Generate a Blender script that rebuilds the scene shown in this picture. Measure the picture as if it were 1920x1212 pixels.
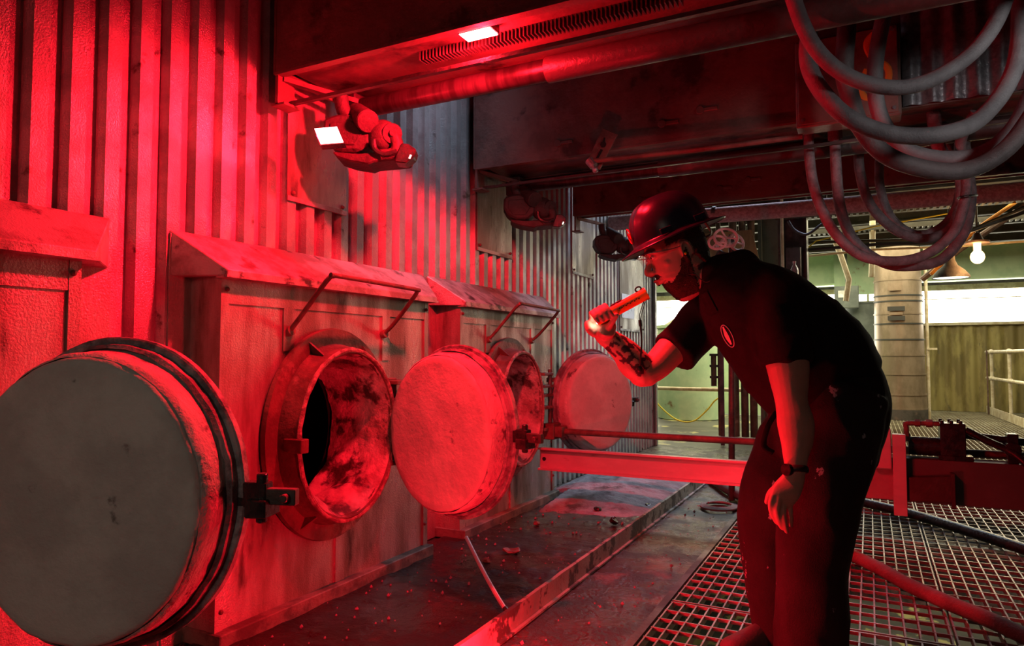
import bpy, bmesh, math, random
from mathutils import Vector, Matrix, noise
from mathutils.bvhtree import BVHTree
import numpy as np
random.seed(7)
PI = math.pi
sc = bpy.context.scene
for o_ in list(bpy.data.objects): bpy.data.objects.remove(o_, do_unlink=True)
C = sc.collection

# ---------------------------------------------------------------- camera
YAW = math.radians(27.239); TILT = math.radians(2.7305)
cd = bpy.data.cameras.new('camera'); cam = bpy.data.objects.new('camera', cd); C.objects.link(cam)
cd.sensor_width = 36; cd.lens = 36*1300/1920; cd.clip_start = .02; cd.clip_end = 200
cam.location = (0, 0, 1.0); cam.rotation_euler = (PI/2+TILT, 0, YAW)
sc.camera = cam
# ---------------------------------------------------------------- exposure, world
sc.view_settings.view_transform = 'Standard'; sc.view_settings.look = 'None'
sc.view_settings.exposure = 0.0; sc.view_settings.gamma = 1; sc.view_settings.use_curve_mapping = False
wd = bpy.data.worlds.new('world'); sc.world = wd; wd.use_nodes = True
wd.node_tree.nodes['Background'].inputs[0].default_value = (.55, .55, .6, 1)
wd.node_tree.nodes['Background'].inputs[1].default_value = .012

def area(name, loc, target, sx, sy, power, col, spread=180):
    l = bpy.data.lights.new(name, 'AREA'); l.shape = 'RECTANGLE'; l.size = sx; l.size_y = sy
    l.energy = power; l.color = col; l.spread = math.radians(spread)
    o = bpy.data.objects.new(name, l); C.objects.link(o); o.location = loc
    o.rotation_euler = (Vector(target)-Vector(loc)).to_track_quat('-Z', 'Y').to_euler()
    return o
V3 = lambda *a: Vector(a)
def point(name, loc, rad, power, col):
    l = bpy.data.lights.new(name, 'POINT'); l.energy = power; l.color = col; l.shadow_soft_size = rad
    o = bpy.data.objects.new(name, l); C.objects.link(o); o.location = loc; return o
RED = (1, .008, .022)
# the red work lamps (their lenses are built with the lamps)
area('red_lamp_light', (-1.19, 2.06, 2.118), (-1.3, 2.3, 0), .12, .065, 20, RED)
point('red_lamp_light', (-1.19, 2.075, 2.04), .03, 30, RED)
sl = bpy.data.lights.new('red_lamp_light', 'SPOT'); sl.energy = 330; sl.color = RED; sl.spot_size = math.radians(156); sl.spot_blend = .5; sl.shadow_soft_size = .035
so_ = bpy.data.objects.new('red_lamp_light', sl); C.objects.link(so_); so_.location = (-1.19, 2.06, 2.11); so_.rotation_euler = V3(-.58, .2, -1).to_track_quat('-Z', 'Y').to_euler()
area('red_lamp_light', (-1.862, 2.03, 1.862), (-1.75, 1.2, 1.0), .085, .06, 26, RED)
# red work lamp standing on the floor in front of the frame
point('red_lamp_light', (-.98, 1.86, .12), .04, 54, RED)
point('red_lamp_light', (-1.89, 1.98, 1.83), .03, 9, RED)
# daylight from a roof light over the far side of the bay and a lamp behind the photographer
area('roof_light', (-.9, 7.6, 3.4), (-1.8, 5.9, .2), 1.4, .7, 42, (.68, .78, 1), 80)
area('roof_light', (-1.55, 3.2, 3.4), (-2.25, 3.1, 2.1), .3, .25, 3, (.66, .76, 1), 60)
area('far_hall_fill', (-.9, 11.3, 2.74), (-.9, 11.3, 0), 7.5, 3.5, 430, (1, .93, .60))  # unseen panel added under the far ceiling to brighten the background
area('hose_fill', (1.7, 1.35, 1.9), (.52, 2.75, 1.98), .3, .3, 2.3, (1, .93, .92), 57)  # unseen fill light added to brighten the hanging hoses
area('hall_skylight', (1.6, 7.9, 2.75), (-1.6, 4.0, .9), .9, .9, 24, (1, .90, .68))
area('hall_lamp', (-.4, -2.0, 1.9), (-1.5, 1.2, .55), .7, .7, 1.3, (1, .84, .66), 62)

# ---------------------------------------------------------------- helpers
def mesh_from(name, vs, fs, smooth=False):
    me = bpy.data.meshes.new(name); me.from_pydata([tuple(v) for v in vs], [], fs); me.update()
    if smooth:
        for p in me.polygons: p.use_smooth = True
    return me
def tag(o, label=None, cat=None, group=None, kind=None):
    if label: o['label'] = label
    if cat: o['category'] = cat
    if group: o['group'] = group
    if kind: o['kind'] = kind
    return o
def thing(name, label, cat, loc=(0, 0, 0), rz=0, group=None):
    o = bpy.data.objects.new(name, None); C.objects.link(o); o.empty_display_size = .05
    o.location = loc; o.rotation_euler = (0, 0, rz)
    return tag(o, label, cat, group)
def abs_loc(o):
    v = Vector((0, 0, 0))
    while o is not None: v = v + o.location; o = o.parent
    return v
def put(name, me, mt, parent=None, world=False, kind=None, label=None):
    o = bpy.data.objects.new(name, me); C.objects.link(o)
    if mt is not None and not me.materials: me.materials.append(mt)
    if parent is not None:
        o.parent = parent
        if world:
            if parent.rotation_euler.z == 0 : o.location = -abs_loc(parent)
            else:
                o.matrix_parent_inverse = (Matrix.Translation(parent.location) @ Matrix.Rotation(parent.rotation_euler.z, 4, 'Z')).inverted()
    if kind: o['kind'] = kind
    if label: o['label'] = label
    return o
def frame(d, up=None):
    d = Vector(d).normalized()
    if up is None: up = Vector((0, 0, 1)) if abs(d.z) < .95 else Vector((1, 0, 0))
    a = Vector(up); a = (a - d*a.dot(d)).normalized(); b = d.cross(a)
    return d, a, b
def smooth_path(pts, k=6, closed=False):
    P = [Vector(p) for p in pts]; out = []; n = len(P)
    for i in range(n if closed else n-1):
        if closed: a, b, c, d = P[i-1], P[i], P[(i+1) % n], P[(i+2) % n]
        else: a = P[max(i-1, 0)]; b = P[i]; c = P[i+1]; d = P[min(i+2, n-1)]
        for j in range(k):
            t = j/k
            out.append(.5*((2*b)+(c-a)*t+(2*a-5*b+4*c-d)*t*t+(3*b-a-3*c+d)*t**3))
    if not closed: out.append(P[-1])
    return out
class MB:
    def __init__(s): s.v = []; s.f = []
    def add(s, vs, fs):
        n = len(s.v); s.v += [Vector(v) for v in vs]; s.f += [tuple(i+n for i in f) for f in fs]; return s
    def box(s, x0, x1, y0, y1, z0, z1):
        return s.add([(x, y, z) for x in (x0, x1) for y in (y0, y1) for z in (z0, z1)],
                     [(0, 1, 3, 2), (4, 6, 7, 5), (0, 4, 5, 1), (2, 3, 7, 6), (0, 2, 6, 4), (1, 5, 7, 3)])
    def bar(s, a, b, w, h, up=None):
        a = Vector(a); b = Vector(b); d, u, v = frame(b-a, up)
        vs = [p+u*(h/2*i)+v*(w/2*j) for p in (a, b) for i in (-1, 1) for j in (-1, 1)]
        return s.add(vs, [(0, 1, 3, 2), (4, 6, 7, 5), (0, 4, 5, 1), (2, 3, 7, 6), (0, 2, 6, 4), (1, 5, 7, 3)])
    def tube(s, pts, r, n=10, k=0, cap=True, closed=False, flat=1.0):
        P = smooth_path(pts, k, closed) if k else [Vector(p) for p in pts]
        m = len(P); R = r if isinstance(r, (list, tuple)) else None
        rings = []; prev = None
        for i in range(m):
            if closed: t = P[(i+1) % m]-P[i-1]
            else: t = P[min(i+1, m-1)]-P[max(i-1, 0)]
            t = t.normalized()
            if prev is None: _, u, _ = frame(t)
            else: u = (prev-t*prev.dot(t)).normalized()
            prev = u; w = t.cross(u)
            rr = r if R is None else R[min(int(i*len(R)/m), len(R)-1)] if len(R) != m else R[i]
            rings.append([P[i]+u*(rr*math.cos(2*PI*j/n))+w*(rr*flat*math.sin(2*PI*j/n)) for j in range(n)])
        vs = [v for q in rings for v in q]
        fs = [(i*n+j, i*n+(j+1) % n, (i+1)*n+(j+1) % n, (i+1)*n+j) for i in range(m-1) for j in range(n)]
        if closed: fs += [((m-1)*n+j, (m-1)*n+(j+1) % n, (j+1) % n, j) for j in range(n)]
        elif cap: fs += [tuple(range(n-1, -1, -1)), tuple((m-1)*n+j for j in range(n))]
        return s.add(vs, fs)
    def cyl(s, a, b, r, n=16, r2=None):
        a = Vector(a); b = Vector(b); d, u, v = frame(b-a); r2 = r if r2 is None else r2
        vs = [p+(u*math.cos(2*PI*j/n)+v*math.sin(2*PI*j/n))*q for p, q in ((a, r), (b, r2)) for j in range(n)]
        fs = [(j, (j+1) % n, n+(j+1) % n, n+j) for j in range(n)]+[tuple(range(n-1, -1, -1)), tuple(range(n, 2*n))]
        return s.add(vs, fs)
    def lathe(s, prof, o=(0, 0, 0), ax=(0, 0, 1), n=32, sx=1, sy=1, up=None, closed=False):
        # prof: (radius, height along axis)
        o = Vector(o); d, u, v = frame(ax, up); m = len(prof)
        vs = [o+d*h+(u*(math.cos(2*PI*j/n)*sx)+v*(math.sin(2*PI*j/n)*sy))*r for r, h in prof for j in range(n)]
        fs = [(i*n+j, i*n+(j+1) % n, (i+1)*n+(j+1) % n, (i+1)*n+j) for i in range(m-1) for j in range(n)]
        if closed: fs += [((m-1)*n+j, (m-1)*n+(j+1) % n, (j+1) % n, j) for j in range(n)]
        return s.add(vs, fs)
    def prism(s, poly, o, u, v, w):
        o = Vector(o); u = Vector(u); v = Vector(v); w = Vector(w); n = len(poly)
        vs = [o+u*a+v*b for a, b in poly]+[o+u*a+v*b+w for a, b in poly]
        return s.add(vs, [tuple(range(n-1, -1, -1)), tuple(range(n, 2*n))]+[(i, (i+1) % n, n+(i+1) % n, n+i) for i in range(n)])
    def ball(s, c, r, n=16, m=10, R=None):
        c = Vector(c); r = (r, r, r) if not isinstance(r, (tuple, list)) else r; vs = []
        for i in range(m+1):
            a = PI*i/m
            for j in range(n):
                b = 2*PI*j/n; p = Vector((r[0]*math.sin(a)*math.cos(b), r[1]*math.sin(a)*math.sin(b), r[2]*math.cos(a)))
                vs.append(c+((R @ p) if R else p))
        return s.add(vs, [(i*n+j, (i+1)*n+j, (i+1)*n+(j+1) % n, i*n+(j+1) % n) for i in range(m) for j in range(n)])
    def mesh(s, name, smooth=False, bevel=0, fix=True, sharp=40):
        bm = bmesh.new(); vv = [bm.verts.new(p) for p in s.v]
        for f in s.f:
            try: bm.faces.new([vv[i] for i in f])
            except ValueError: pass
        bmesh.ops.remove_doubles(bm, verts=bm.verts, dist=1e-6)
        if fix: bmesh.ops.recalc_face_normals(bm, faces=bm.faces)
        if bevel:
            es = [e for e in bm.edges if len(e.link_faces) == 2 and e.calc_face_angle(0) > .6]
            bmesh.ops.bevel(bm, geom=es, offset=bevel, segments=1, affect='EDGES', clamp_overlap=True)
        me = bpy.data.meshes.new(name); 
        if smooth:
            for f in bm.faces: f.smooth = True
            for e in bm.edges:
                if len(e.link_faces) == 2 and e.calc_face_angle(0) > math.radians(sharp): e.smooth = False
        bm.to_mesh(me); bm.free(); return me
    def obj(s, name, mt, parent=None, smooth=False, bevel=0, world=False, kind=None, label=None, fix=True, sharp=40, dx=0):
        if dx: s.v = [v+Vector((dx, 0, 0)) for v in s.v]
        return put(name, s.mesh(name, smooth, bevel, fix, sharp), mt, parent, world, kind, label)
def rough_up(me, amp, freq, seed=0, axis=None):
    for v in me.vertices:
        p = v.co*freq+Vector((seed*7.3, seed*3.1, 0)); n_ = noise.noise_vector(p)+.5*noise.noise_vector(p*2.3)
        v.co += n_*amp
    me.update()

# ---------------------------------------------------------------- materials
def mat(name, c1, c2=None, c3=None, scale=6, rough=.6, metal=0, bump=0, bscale=60, rvar=0, lo=.4, hi=.6, lo3=.6, hi3=.68, s3=3, stretch=(1, 1, 1), spec=.5, coat=0, attr=None, bscale2=None, bump2=0):
    m = bpy.data.materials.new(name); m.use_nodes = True; nt = m.node_tree; N = nt.nodes; K = nt.links
    b = N['Principled BSDF']; b.inputs['Roughness'].default_value = rough; b.inputs['Metallic'].default_value = metal
    b.inputs['Specular IOR Level'].default_value = spec; b.inputs['Coat Weight'].default_value = coat
    b.inputs['Base Color'].default_value = (*c1, 1)
    tc = N.new('ShaderNodeTexCoord'); mp = N.new('ShaderNodeMapping'); mp.inputs['Scale'].default_value = stretch
    K.new(tc.outputs['Object'], mp.inputs[0])
    def nz(sc_, det=6):
        n = N.new('ShaderNodeTexNoise'); n.inputs['Scale'].default_value = sc_; n.inputs['Detail'].default_value = det; n.inputs['Roughness'].default_value = .62
        K.new(mp.outputs[0], n.inputs['Vector']); return n
    def ramp(src, a, z):
        r = N.new('ShaderNodeMapRange'); r.inputs[1].default_value = a; r.inputs[2].default_value = z; r.interpolation_type = 'SMOOTHSTEP'
        K.new(src, r.inputs[0]); return r.outputs[0]
    def mix(f, a, z):
        x = N.new('ShaderNodeMix'); x.data_type = 'RGBA'; K.new(f, x.inputs[0])
        for i, q in ((6, a), (7, z)):
            if isinstance(q, tuple): x.inputs[i].default_value = (*q, 1)
            else: K.new(q, x.inputs[i])
        return x.outputs[2]
    col = None
    if attr:
        at = N.new('ShaderNodeAttribute'); at.attribute_name = attr; col = at.outputs['Color']
        K.new(col, b.inputs['Base Color'])
    if c2:
        n1 = nz(scale); f = ramp(n1.outputs[0], lo, hi); col = mix(f, c1, c2)
        if c3: n3 = nz(s3, 8); col = mix(ramp(n3.outputs[0], lo3, hi3), col, c3)
        K.new(col, b.inputs['Base Color'])
        if rvar:
            r = N.new('ShaderNodeMapRange'); r.inputs[3].default_value = rough-rvar; r.inputs[4].default_value = rough+rvar
            K.new(f, r.inputs[0]); K.new(r.outputs[0], b.inputs['Roughness'])
    if bump:
        n2 = nz(bscale, 4); K.new(tc.outputs['Object'], n2.inputs['Vector']); bp = N.new('ShaderNodeBump'); bp.inputs['Strength'].default_value = bump; bp.inputs['Distance'].default_value = .01
        K.new(n2.outputs[0], bp.inputs['Height']); K.new(bp.outputs[0], b.inputs['Normal'])
    return m
def emis(name, col, st):
    m = bpy.data.materials.new(name); m.use_nodes = True; b = m.node_tree.nodes['Principled BSDF']
    b.inputs['Base Color'].default_value = (*col, 1); b.inputs['Emission Color'].default_value = (*col, 1); b.inputs['Emission Strength'].default_value = st
    return m
M = {}
M['galv'] = mat('stucco_galvanised', (.42, .42, .42), (.27, .265, .26), (.10, .085, .07), scale=3.2, rough=.38, metal=.55, bump=.4, bscale=150, rvar=.1, s3=9, lo3=.62, hi3=.72)
M['panel'] = mat('stained_sheet', (.44, .40, .37), (.19, .15, .125), (.06, .04, .03), scale=2.6, rough=.38, metal=.45, bump=.35, bscale=130, rvar=.12, s3=5, lo3=.58, hi3=.7, stretch=(1.4, 1.4, .35))
M['hood'] = mat('dusty_hood', (.40, .38, .37), (.20, .17, .15), (.05, .04, .035), scale=5, rough=.5, metal=.3, bump=.35, bscale=140, rvar=.1, s3=7, lo3=.56, hi3=.66)
M['plinth'] = mat('dirty_plinth', (.17, .16, .13), (.07, .06, .05), scale=9, rough=.7, bump=.4, bscale=50)
M['rust'] = mat('rusty_plate', (.17, .10, .08), (.09, .05, .04), (.30, .22, .19), scale=7, rough=.6, metal=.25, bump=.4, bscale=60, s3=5, lo3=.6, hi3=.7)
M['flange'] = mat('door_flange', (.30, .27, .28), (.12, .10, .11), (.05, .045, .05), scale=14, rough=.7, metal=.1, bump=.6, bscale=45, s3=9, lo3=.52, hi3=.66)
M['plug'] = mat('refractory_plug', (.52, .49, .46), (.40, .37, .35), (.16, .14, .13), scale=3.5, rough=.85, bump=.45, bscale=38, s3=11, lo3=.66, hi3=.74)
M['plug_band'] = mat('refractory_band', (.5, .45, .43), (.36, .32, .31), (.10, .085, .08), scale=6, rough=.85, bump=.7, bscale=60, s3=13, lo3=.55, hi3=.65)
M['lining'] = mat('slag_lining', (.22, .15, .14), (.50, .42, .42), (.05, .035, .03), scale=5, rough=.55, bump=.9, bscale=55, s3=9, lo3=.5, hi3=.62)
M['lip'] = mat('burnt_lip', (.16, .11, .10), (.35, .28, .25), scale=30, rough=.8, bump=.8, bscale=80)
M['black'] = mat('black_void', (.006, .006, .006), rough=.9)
M['steel'] = mat('dark_steel', (.10, .085, .08), (.055, .045, .04), (.16, .11, .09), scale=4, rough=.5, metal=.4, bump=.3, bscale=40, s3=6, lo3=.58, hi3=.7, rvar=.1)
M['girder'] = mat('girder_steel', (.22, .13, .11), (.12, .07, .06), (.05, .03, .025), scale=2.5, rough=.5, metal=.3, bump=.35, bscale=35, s3=4, lo3=.56, hi3=.66, rvar=.1)
M['pipe'] = mat('worn_pipe', (.06, .05, .05), (.03, .024, .022), scale=3, rough=.35, metal=.6, bump=.15, bscale=30, stretch=(8, 1, 1))
M['chalk'] = mat('textured_pipe', (.55, .36, .36), (.38, .22, .22), scale=40, rough=.8, bump=1.0, bscale=70)
M['lance'] = mat('lance_channel', (.58, .53, .54), (.50, .45, .46), (.3, .25, .25), scale=3, rough=.42, metal=.35, bump=.08, bscale=40, s3=5, lo3=.62, hi3=.74, stretch=(1, 3, 3))
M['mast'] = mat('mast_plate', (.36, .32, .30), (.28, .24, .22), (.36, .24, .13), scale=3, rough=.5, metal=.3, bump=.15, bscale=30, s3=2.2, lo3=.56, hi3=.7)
M['mast_shaded'] = mat('mast_shaded_plate', (.13, .125, .12), (.10, .095, .09), (.15, .12, .08), scale=3, rough=.5, metal=.3, bump=.15, bscale=30, s3=2.2, lo3=.56, hi3=.7)  # mast plate with shade painted into its colour where red light misses it
M['greasy'] = mat('greasy_black', (.018, .018, .02), (.04, .035, .035), scale=20, rough=.25, metal=.3, bump=.3, bscale=60)
M['hose'] = mat('grey_hose', (.17, .165, .17), (.12, .115, .12), scale=8, rough=.6, bump=.35, bscale=160)
M['hose_dk'] = mat('dark_hose', (.10, .085, .085), (.06, .05, .05), scale=8, rough=.6, bump=.35, bscale=120)
M['hose_rust'] = mat('dusty_rubber_hose', (.20, .13, .115), (.12, .08, .07), scale=5, rough=.75, bump=.5, bscale=60)
M['conduit'] = mat('dusty_conduit', (.24, .20, .21), (.16, .13, .135), scale=20, rough=.7, bump=.6, bscale=120)
M['concrete'] = mat('wet_concrete', (.055, .038, .032), (.024, .019, .017), (.13, .085, .07), scale=5, rough=.34, bump=1.0, bscale=45, rvar=.22, s3=4, lo3=.52, hi3=.66)
M['wet'] = mat('wet_black_floor', (.024, .018, .017), (.011, .009, .009), (.06, .04, .032), scale=2.5, rough=.3, bump=.9, bscale=26, rvar=.16, s3=4, lo3=.58, hi3=.7)
M['ash'] = mat('grey_ash', (.30, .30, .33), (.17, .17, .19), (.07, .065, .065), scale=4, rough=.95, bump=1.0, bscale=30, s3=5, lo3=.55, hi3=.68)
M['kerb'] = mat('chipped_kerb', (.32, .31, .27), (.25, .24, .21), (.06, .045, .04), scale=6, rough=.6, metal=.1, bump=.4, bscale=40, s3=8, lo3=.49, hi3=.55)
M['grate'] = mat('galvanised_grating', (.42, .38, .34), (.22, .17, .15), scale=3, rough=.4, metal=.55, bump=.2, bscale=60)
M['grate_warm'] = mat('warm_grating', (.40, .36, .26), (.28, .24, .17), scale=3, rough=.45, metal=.4)  # yellower tone of the grating, used on the far panels
M['corr_far'] = mat('yellowed_cladding', (.34, .27, .10), (.20, .15, .055), (.16, .13, .06), scale=5, rough=.55, metal=.1, bump=.2, bscale=40, s3=9, stretch=(1, 1, .3))
M['green'] = mat('pale_green_paint', (.52, .66, .42), (.42, .58, .36), (.24, .15, .07), scale=3, rough=.5, bump=.1, bscale=30, s3=3, lo3=.62, hi3=.72)
M['cream'] = mat('cream_cladding', (.62, .60, .42), (.52, .50, .34), scale=4, rough=.6)
M['duct'] = mat('duct_metal', (.30, .22, .16), (.22, .16, .11), (.24, .17, .11), scale=5, rough=.38, metal=.5, bump=.12, bscale=30, s3=7, stretch=(1, 1, .5))
M['darkband'] = mat('black_band', (.03, .028, .025), rough=.5)
M['railpaint'] = mat('cream_rail', (.62, .54, .40), (.45, .35, .22), scale=9, rough=.5, bump=.2, bscale=40)
M['ceil'] = mat('dark_deck', (.05, .05, .045), (.09, .09, .07), scale=6, rough=.7, metal=.2)
M['joist'] = mat('sooty_joist', (.11, .10, .08), (.07, .065, .05), scale=5, rough=.6, metal=.2)
M['tin'] = mat('silver_duct', (.45, .46, .48), (.3, .3, .32), scale=30, rough=.35, metal=.8, bump=.3, bscale=50)
M['yellow'] = mat('yellow_cable', (.75, .60, .05), rough=.5)
M['white'] = mat('white_paint', (.75, .75, .72), (.5, .5, .48), scale=12, rough=.5)
M['paper'] = mat('white_notice', (.75, .74, .70), (.3, .3, .28), scale=30, rough=.7, lo=.55, hi=.7)
M['machine'] = mat('machine_casting', (.06, .045, .042), (.03, .022, .02), (.04, .03, .03), scale=6, rough=.65, metal=.15, bump=.5, bscale=50, s3=8, lo3=.56, hi3=.68)
M['grey_door'] = mat('slate_panel', (.14, .16, .15), (.10, .115, .11), scale=5, rough=.6)
M['glass_day'] = emis('daylight_glazing', (1, .97, .80), 8)
M['red_lens'] = emis('red_led_lens', (1, .10, .10), 60)
M['bulb'] = emis('bulb_glass', (1, .55, .16), 22)
M['lampwhite'] = emis('lamp_inner', (1, .93, .75), 2.2)
M['spark'] = emis('torch_led', (1, .75, .55), 14)
M['orange'] = mat('orange_spray', (.55, .20, .02), rough=.7)
M['lower'] = mat('lower_floor', (.10, .095, .08), (.05, .045, .04), (.42, .38, .16), scale=1.2, rough=.5, s3=1.6, lo3=.56, hi3=.6)

# ---------------------------------------------------------------- setting: left wall
WX = -2.2
def sheet(y0, y1, z0, z1, parent, mt, x=WX, pitch=.112, depth=.034, ph=0.0, name='cladding_sheet'):
    pr = []                                    # trapezoid ribs standing out towards +x
    k = math.floor((y0-ph)/pitch)-1
    while ph+k*pitch < y1+pitch:
        b = ph+k*pitch
        for dy, h in ((0, 0), (.012, 1), (.060, 1), (.072, 0)):
            pr.append((b+dy, h*depth))
        k += 1
    cl = []
    def at(y):
        for (a, ha), (b, hb) in zip(pr, pr[1:]):
            if a <= y <= b: return ha+(hb-ha)*(y-a)/max(b-a, 1e-6)
        return 0
    ys = [y0]+[p[0] for p in pr if y0 < p[0] < y1]+[y1]
    n = len(ys); vs = []
    for t in (0, -.003):
        for z in (z0, z1):
            for y in ys: vs.append((x+at(y)+t, y, z))
    fs = []
    for i in range(n-1):
        fs.append((i, i+1, n+i+1, n+i)); fs.append((2*n+i, 3*n+i, 3*n+i+1, 2*n+i+1))
        fs.append((i, 2*n+i, 2*n+i+1, i+1)); fs.append((n+i, n+i+1, 3*n+i+1, 3*n+i))
    mb = MB(); mb.add(vs, fs); return mb.obj(name, mt, parent, fix=True)
wall = MB()
for y in (-1.6, 3.2, 4.8, 7.62): wall.box(WX-.14, WX-.03, y-.05, y+.05, 0, 3.6)
for z in (1.5, 2.6): wall.box(WX-.12, WX-.02, -1.6, 7.7, z, z+.05)
wall.box(-4.6, -4.5, -2, 7.7, 0, 3.6)
wl = wall.obj('wall_left', M['steel'], kind='structure')
BAYS = (-.16, 1.60, 3.19)
for y0, y1 in ((-1.8, -.9), (-.9, -.17)): sheet(y0, y1, 0, 3.6, wl, M['galv'])
for b in BAYS:
    sheet(b, b+.78, 1.43, 3.6, wl, M['galv']); sheet(b+.78, b+1.54, 1.43, 3.6, wl, M['galv'])
for y0, y1 in ((3.14, 3.19),):
    sheet(y0, y1, 0, 3.6, wl, M['galv'])
sheet(1.38, 1.60, 0, 3.6, wl, M['galv'])
y = 4.73
while y < 7.6:
    sheet(y, min(y+.99, 7.7), 0, 3.6, wl, M['galv'], pitch=.098); y += .99
c = MB(); c.box(-2.26, -2.14, 7.7, 7.76, 0, 3.6); c.obj('corner_trim', M['galv'], wl)
# the room behind the wall is dark
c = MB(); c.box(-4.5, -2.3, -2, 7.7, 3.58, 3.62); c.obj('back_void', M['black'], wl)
c = MB(); c.box(-4.5, -2.15, 7.66, 7.7, 0, 3.6); c.obj('return_sheet', M['steel'], wl)

# ---------------------------------------------------------------- floor
def grid_mesh(x0, x1, y0, y1, nx, ny, fz):
    vs = [(x0+(x1-x0)*i/nx, y0+(y1-y0)*j/ny, 0) for j in range(ny+1) for i in range(nx+1)]
    vs = [(x, y, fz(x, y)) for x, y, _ in vs]
    return vs, [(j*(nx+1)+i, j*(nx+1)+i+1, (j+1)*(nx+1)+i+1, (j+1)*(nx+1)+i) for j in range(ny) for i in range(nx)]
def fb(x, y):
    p = Vector((x*4, y*4, 0)); return .006*noise.noise(p)+.004*noise.noise(p*3.1)-.004
vs, fs = grid_mesh(-4.5, -.76, -2, 7.8, 110, 260, fb)
fl = put('floor', mesh_from('floor', vs, fs, True), M['concrete'], kind='structure')
s_ = MB(); s_.box(-4.5, -.76, -2, 7.8, -.2, -.02); s_.obj('slab', M['concrete'], fl)
s_ = MB(); s_.box(-.775, -.745, -1, 14.9, -.12, .004); s_.obj('grating_edge_angle', M['steel'], fl)
s_ = MB(); s_.box(-6.2, -.78, 7.8, 14.9, -.1, -.01); s_.obj('far_slab', M['lower'], fl)
def fw(x, y):
    p = Vector((x*5, y*5, 3)); e = min(1, max(0, (-1.19-x)/.05)); return .004+.012*e*(noise.noise(p)*.6+.6*noise.noise(p*2.7)+.3)
vs, fs = grid_mesh(-2.1, -1.19, 1.0, 5.2, 46, 200, fw)
put('wet_spill', mesh_from('wet_spill', vs, fs, True), M['wet'], fl)
lw = MB(); lw.box(-3, 6, 0, 16, -2.62, -2.6); lwo = lw.obj('floor', M['lower'], kind='structure')
lb = MB()
for y in (2.0, 4.6, 7.2, 9.8): lb.box(-.7, 5, y, y+.12, -.42, -.06)
lb.obj('grating_joist', M['steel'], lwo)
# ---------------------------------------------------------------- far walls, window, ceiling
wb = MB(); wb.box(-7.0, 5.2, 15.0, 15.1, 0, 3.2)
wbo = wb.obj('wall_back', M['steel'], kind='structure')
def sheet_x(x0, x1, z0, z1, yy, parent, mt, pitch=.2, depth=.045):
    n = int((x1-x0)/pitch*8); vs = []
    for z in (z0, z1):
        for i in range(n+1):
            x = x0+(x1-x0)*i/n; vs.append((x, yy-depth/2*math.sin(2*PI*x/pitch), z))
    m_ = MB(); m_.add(vs, [(i, i+1, n+2+i, n+1+i) for i in range(n)]); return m_.obj('cladding_sheet', mt, parent, smooth=True, fix=False)
for x in (-.4, .85, 2.1, 3.35): sheet_x(x, x+1.25, 0, 1.6, 14.93, wbo, M['corr_far'])
for x in (-5.6, -4.3, -3.0, -1.7): sheet_x(x, x+1.3, 0, .95, 14.9, wbo, M['cream'], .16)
wn = MB()
for x in (-6, -3, 0, 4.6): wn.box(x-.02, x+.02, 14.86, 14.95, 1.56, 2.3)
wn.box(-6, 5, 14.85, 14.95, 1.56, 1.61); wn.box(-6, 5, 14.85, 14.95, 2.2, 2.3); wn.box(-6, 5, 14.9, 14.93, 2.04, 2.055)
win = wn.obj('window_1', M['railpaint'], kind='structure')
for i, x in enumerate((-6, -4.5, -3, -1.5, 0, 1.5, 3)):
    g = MB(); g.box(x, x+1.5, 14.93, 14.94, 1.61, 2.2); g.obj('pane', M['glass_day'], win)
wn = MB(); wn.box(-5.6, -.4, 14.84, 14.95, .93, .99); wn.box(-.44, -.4, 14.84, 14.95, .99, 1.56)
win2 = wn.obj('window_2', M['railpaint'], kind='structure')
for x in (-5.6, -4.3, -3, -1.7):
    g = MB(); g.box(x+.02, x+1.28, 14.93, 14.94, .99, 1.56); g.obj('pane', M['glass_day'], win2)
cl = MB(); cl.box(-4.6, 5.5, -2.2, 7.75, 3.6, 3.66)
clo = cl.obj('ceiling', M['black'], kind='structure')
cf = MB(); cf.box(-7, 5.5, 7.75, 15.1, 3.02, 3.06); cfo = cf.obj('ceiling', M['ceil'], kind='structure')
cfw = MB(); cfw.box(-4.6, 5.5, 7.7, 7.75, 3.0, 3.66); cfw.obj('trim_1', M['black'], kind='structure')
for y in (7.9, 8.5, 9.1, 9.7, 10.4, 11.2, 12.0, 12.9):
    j = MB(); j.box(-2.6, 5.2, y, y+.10, 2.97, 3.0); j.box(-2.6, 5.2, y+.045, y+.055, 2.80, 2.99); j.box(-2.6, 5.2, y, y+.10, 2.78, 2.80)
    j.obj('joist', M['joist'], cfo)
gb = thing('green_beam', 'pale green painted steel beam above the far window', 'beam', (1.2, 14.3, 2.3))
b_ = MB(); b_.box(-6, 5.2, 14.35, 14.37, 2.34, 2.92); b_.obj('web', M['green'], gb, world=True)
b_ = MB(); b_.box(-3, 5.2, 14.2, 14.5, 2.90, 2.93); b_.box(-3, 5.2, 14.2, 14.5, 2.32, 2.35); b_.obj('flange', M['green'], gb, world=True)
# right and rear hall walls, outside the frame, close the hall
rw = MB(); rw.box(5.2, 5.3, -2.2, 15.1, -.0, 3.7); rw.obj('wall_right', M['joist'], kind='structure')

DPHI = (18, -12, 61)

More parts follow.
